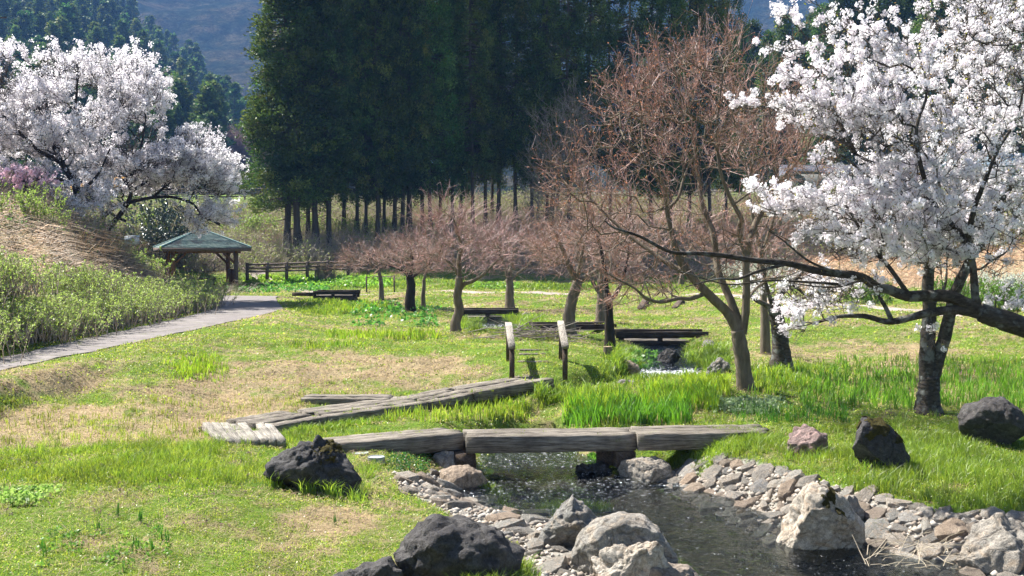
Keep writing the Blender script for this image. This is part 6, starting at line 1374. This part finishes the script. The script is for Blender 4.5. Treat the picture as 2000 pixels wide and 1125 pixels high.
# ------------------------------------------------------------------ buildings and bits far behind
def house(label, px, Y, w, d, h, rh, wallc, roofc, zoff=0, wins=3):
    x = (px - 1000) / F * Y; z = 8.3 + zoff; r = thing('small_house', label, 'house', (x, Y, z)); m = MB(); box(m, (0, 0, h / 2), (w, d, h)); wl = m.build('wall', pm('house_wall', wallc, .85, .2, 5, .1), r)
    m = MB(); e = .5; V = [(-w / 2 - e, -d / 2 - e, h), (w / 2 + e, -d / 2 - e, h), (w / 2 + e, d / 2 + e, h), (-w / 2 - e, d / 2 + e, h), (-w / 2 - e, 0, h + rh), (w / 2 + e, 0, h + rh)]
    V2 = [(a, b, c_ + .18) for a, b, c_ in V]
    m.add(V + V2, [(6, 7, 11, 10), (8, 9, 10, 11), (1, 0, 4, 5), (3, 2, 5, 4), (0, 1, 7, 6), (2, 3, 9, 8), ], [(0, 3, 4), (2, 1, 5)]); m.build('roof', pm('house_roof', roofc, .5, .2, 5, .12), r)
    for i in range(wins):
        m = MB(); wx = -w / 2 + w * (i + .5) / wins; box(m, (wx, -d / 2 - .02, h * .55), (w / wins * .5, .08, h * .32)); f = m.build('window', pm('window_frame', (.5, .5, .48), .6), r)
        m = MB(); box(m, (wx, -d / 2 - .05, h * .55), (w / wins * .42, .06, h * .26)); m.build('pane', pm('dark_glass', (.03, .04, .05), .1), f)
    m = MB(); box(m, (w * .38, -d / 2 - .03, h * .36), (.9, .06, h * .7)); m.build('door', pm('door_paint', (.12, .1, .09), .6), r)
house('small building with blue roof glimpsed between the cedar trunks', 800, 128, 9, 6, 3.2, 1.8, (.4, .4, .38), (.09, .22, .36), 0)
house('low grey building with pale blue roof behind the right cherry blossoms', 1900, 116, 10, 6, 2.6, 1.4, (.5, .5, .48), (.35, .45, .5), 0, 4)
house('small dark building behind the fence right of the large maple', 1600, 118, 7, 5, 2.1, .9, (.2, .2, .2), (.1, .1, .12), 0, 3)
# yellow machine
x = (205 - 1000) / F * 124; yv = thing('work_vehicle', 'orange-yellow work vehicle parked behind the fence above the left meadow', 'vehicle', (x, 124, Hs(x, 124)))
ym = pm('orange_paint', (.75, .36, .03), .4, 0, 5, .05); dk = pm('dark_rubber', (.02, .02, .02), .8)
m = MB(); box(m, (-.6, 0, 1.0), (5.2, 1.9, .55)); box(m, (-1.2, 0, 1.35), (3.6, 1.8, .3)); m.build('body', ym, yv)
m = MB(); V = [(1.2, -.9, 1.2), (2.9, -.9, 1.2), (2.7, -.85, 2.2), (1.4, -.85, 2.2), (1.2, .9, 1.2), (2.9, .9, 1.2), (2.7, .85, 2.2), (1.4, .85, 2.2)]; m.add(V, [(0, 1, 2, 3), (5, 4, 7, 6), (1, 5, 6, 2), (4, 0, 3, 7), (3, 2, 6, 7)]); m.build('cab', ym, yv)
m = MB(); box(m, (2.05, -.9, 1.75), (1.0, .05, .5)); m.build('window', pm('cab_glass', (.05, .07, .09), .1), yv)
for wx in (-2.4, -.9, 2.2):
    for wy in (-.85, .85):
        m = MB(); prisms(m, [(wx, wy - .12, .42)], [(wx, wy + .12, .42)], .42, .42, 18); a = np.arange(18) * math.pi / 9
        for s_ in (-.12, .12): m.add(np.vstack([np.stack([wx + .42 * np.cos(a), 0 * a + wy + s_, .42 + .42 * np.sin(a)], 1), [(wx, wy + s_, .42)]]), t=[(i, (i + 1) % 18, 18) for i in range(18)])
        m.build('wheel', dk, yv)
# sign and pole
x, y, z = g(258, 502); sgn = thing('notice_board', 'small pale notice board on posts beside the dark evergreen bush', 'sign', (x, y, z)); m = MB(); box(m, (0, 0, .95), (.8, .04, .5), .1); m.build('panel', pm('grey_panel', (.45, .5, .55), .5), sgn)
for s_ in (-.36, .36): m = MB(); box(m, (s_, 0.05, .55), (.06, .06, 1.3), .1); m.build('post', fw, sgn)
x = (3 - 1000) / F * 90; zq = 6; pl_ = thing('utility_pole', 'pale utility pole top above the blossoms at the left edge', 'pole', (x, 90, zq)); top = P(3, 28, 90)[2] - zq; m = MB(); tube(m, [(0, 0, -.5), (0, 0, top / 2), (0, 0, top)], [.15, .12, .1], 10, 0); m.build('shaft', pm('concrete_pole', (.35, .35, .34), .8), pl_)
m = MB(); box(m, (0, -.22, top - .7), (.2, .24, 1.3)); m.build('transformer', pm('white_casing', (.6, .62, .65), .6), pl_)
m = MB(); box(m, (0, -.03, top - .25), (1.4, .1, .1)); m.build('crossarm', fw, pl_)
# dry stalks and driftwood on the right riprap
m = MB(); q0 = np.array([PZ(rng.uniform(1690, 1860), rng.uniform(1040, 1110), .25) for _ in range(60)]); dd = unit(np.stack([rng.normal(.6, .5, 60), rng.normal(.3, .5, 60), rng.normal(.15, .2, 60)], 1)) * rng.uniform(.12, .38, (60, 1)); q1 = q0 + dd * .5; q2 = q1 + unit(dd + rng.normal(0, .08, dd.shape)) * np.linalg.norm(dd, axis=1)[:, None] * .5
prisms(m, q0, q1, .0035, .003, 4, (.5, .42, .3)); prisms(m, q1, q2, .003, .002, 4, (.5, .42, .3)); tag(m.build('driftwood_stalks', M['twig']), 'tangle of dry stalks washed onto the right stone bank', 'dry stalks', kind='stuff')

# ------------------------------------------------------------------ air, sky, sun, camera
k = N('haze'); vp = k.n('ShaderNodeVolumePrincipled'); vp.inputs['Color'].default_value = (.20, .44, 1, 1); vp.inputs['Density'].default_value = .00026; vp.inputs['Anisotropy'].default_value = .0
k.t.links.new(vp.outputs[0], k.out.inputs['Volume'])
m = MB(); box(m, (0, 600, 147), (3200, 1260, 300)); hz = m.build('haze', k.m); stuff(hz, 'pale blue air haze in front of the far mountain', 'haze')
hzmin, hzmax = -3.0, 900.0
SE, SAZ = math.radians(51), math.radians(-58)   # sun behind the scene, to the left
sd = Vector((math.sin(SAZ) * math.cos(SE), math.cos(SAZ) * math.cos(SE), math.sin(SE)))
w = bpy.data.worlds.new('World'); scene.world = w; w.use_nodes = True; nt = w.node_tree; bg = nt.nodes['Background']
sky = nt.nodes.new('ShaderNodeTexSky'); sky.sky_type = 'NISHITA'; sky.sun_disc = False; sky.sun_elevation = SE; sky.sun_rotation = SAZ; nt.links.new(sky.outputs[0], bg.inputs[0]); bg.inputs[1].default_value = .055
L_ = bpy.data.lights.new('sun', 'SUN'); L_.energy = 5; L_.angle = math.radians(.55); L_.color = (1, .955, .88); lo = bpy.data.objects.new('sun', L_); COL.objects.link(lo)
lo.rotation_euler = (-sd).to_track_quat('-Z', 'Y').to_euler(); lo.location = (0, 0, 50)
cam = bpy.data.cameras.new('camera'); cam.sensor_width = 36; cam.lens = F / 2000 * 36; cam.clip_end = 6000; cam.clip_start = .1
co = bpy.data.objects.new('camera', cam); COL.objects.link(co); co.location = (0, 0, CZ); co.rotation_euler = (math.pi / 2 - TH, 0, 0); scene.camera = co
scene.view_settings.view_transform = 'Standard'; scene.view_settings.look = 'None'; scene.view_settings.exposure = 1.6; scene.view_settings.gamma = 1
scene.cycles.max_bounces = 8; scene.cycles.diffuse_bounces = 5; scene.cycles.glossy_bounces = 2; scene.cycles.transparent_max_bounces = 8; scene.cycles.transmission_bounces = 3; scene.cycles.volume_bounces = 0
scene.cycles.use_adaptive_sampling = True; scene.cycles.adaptive_threshold = .02
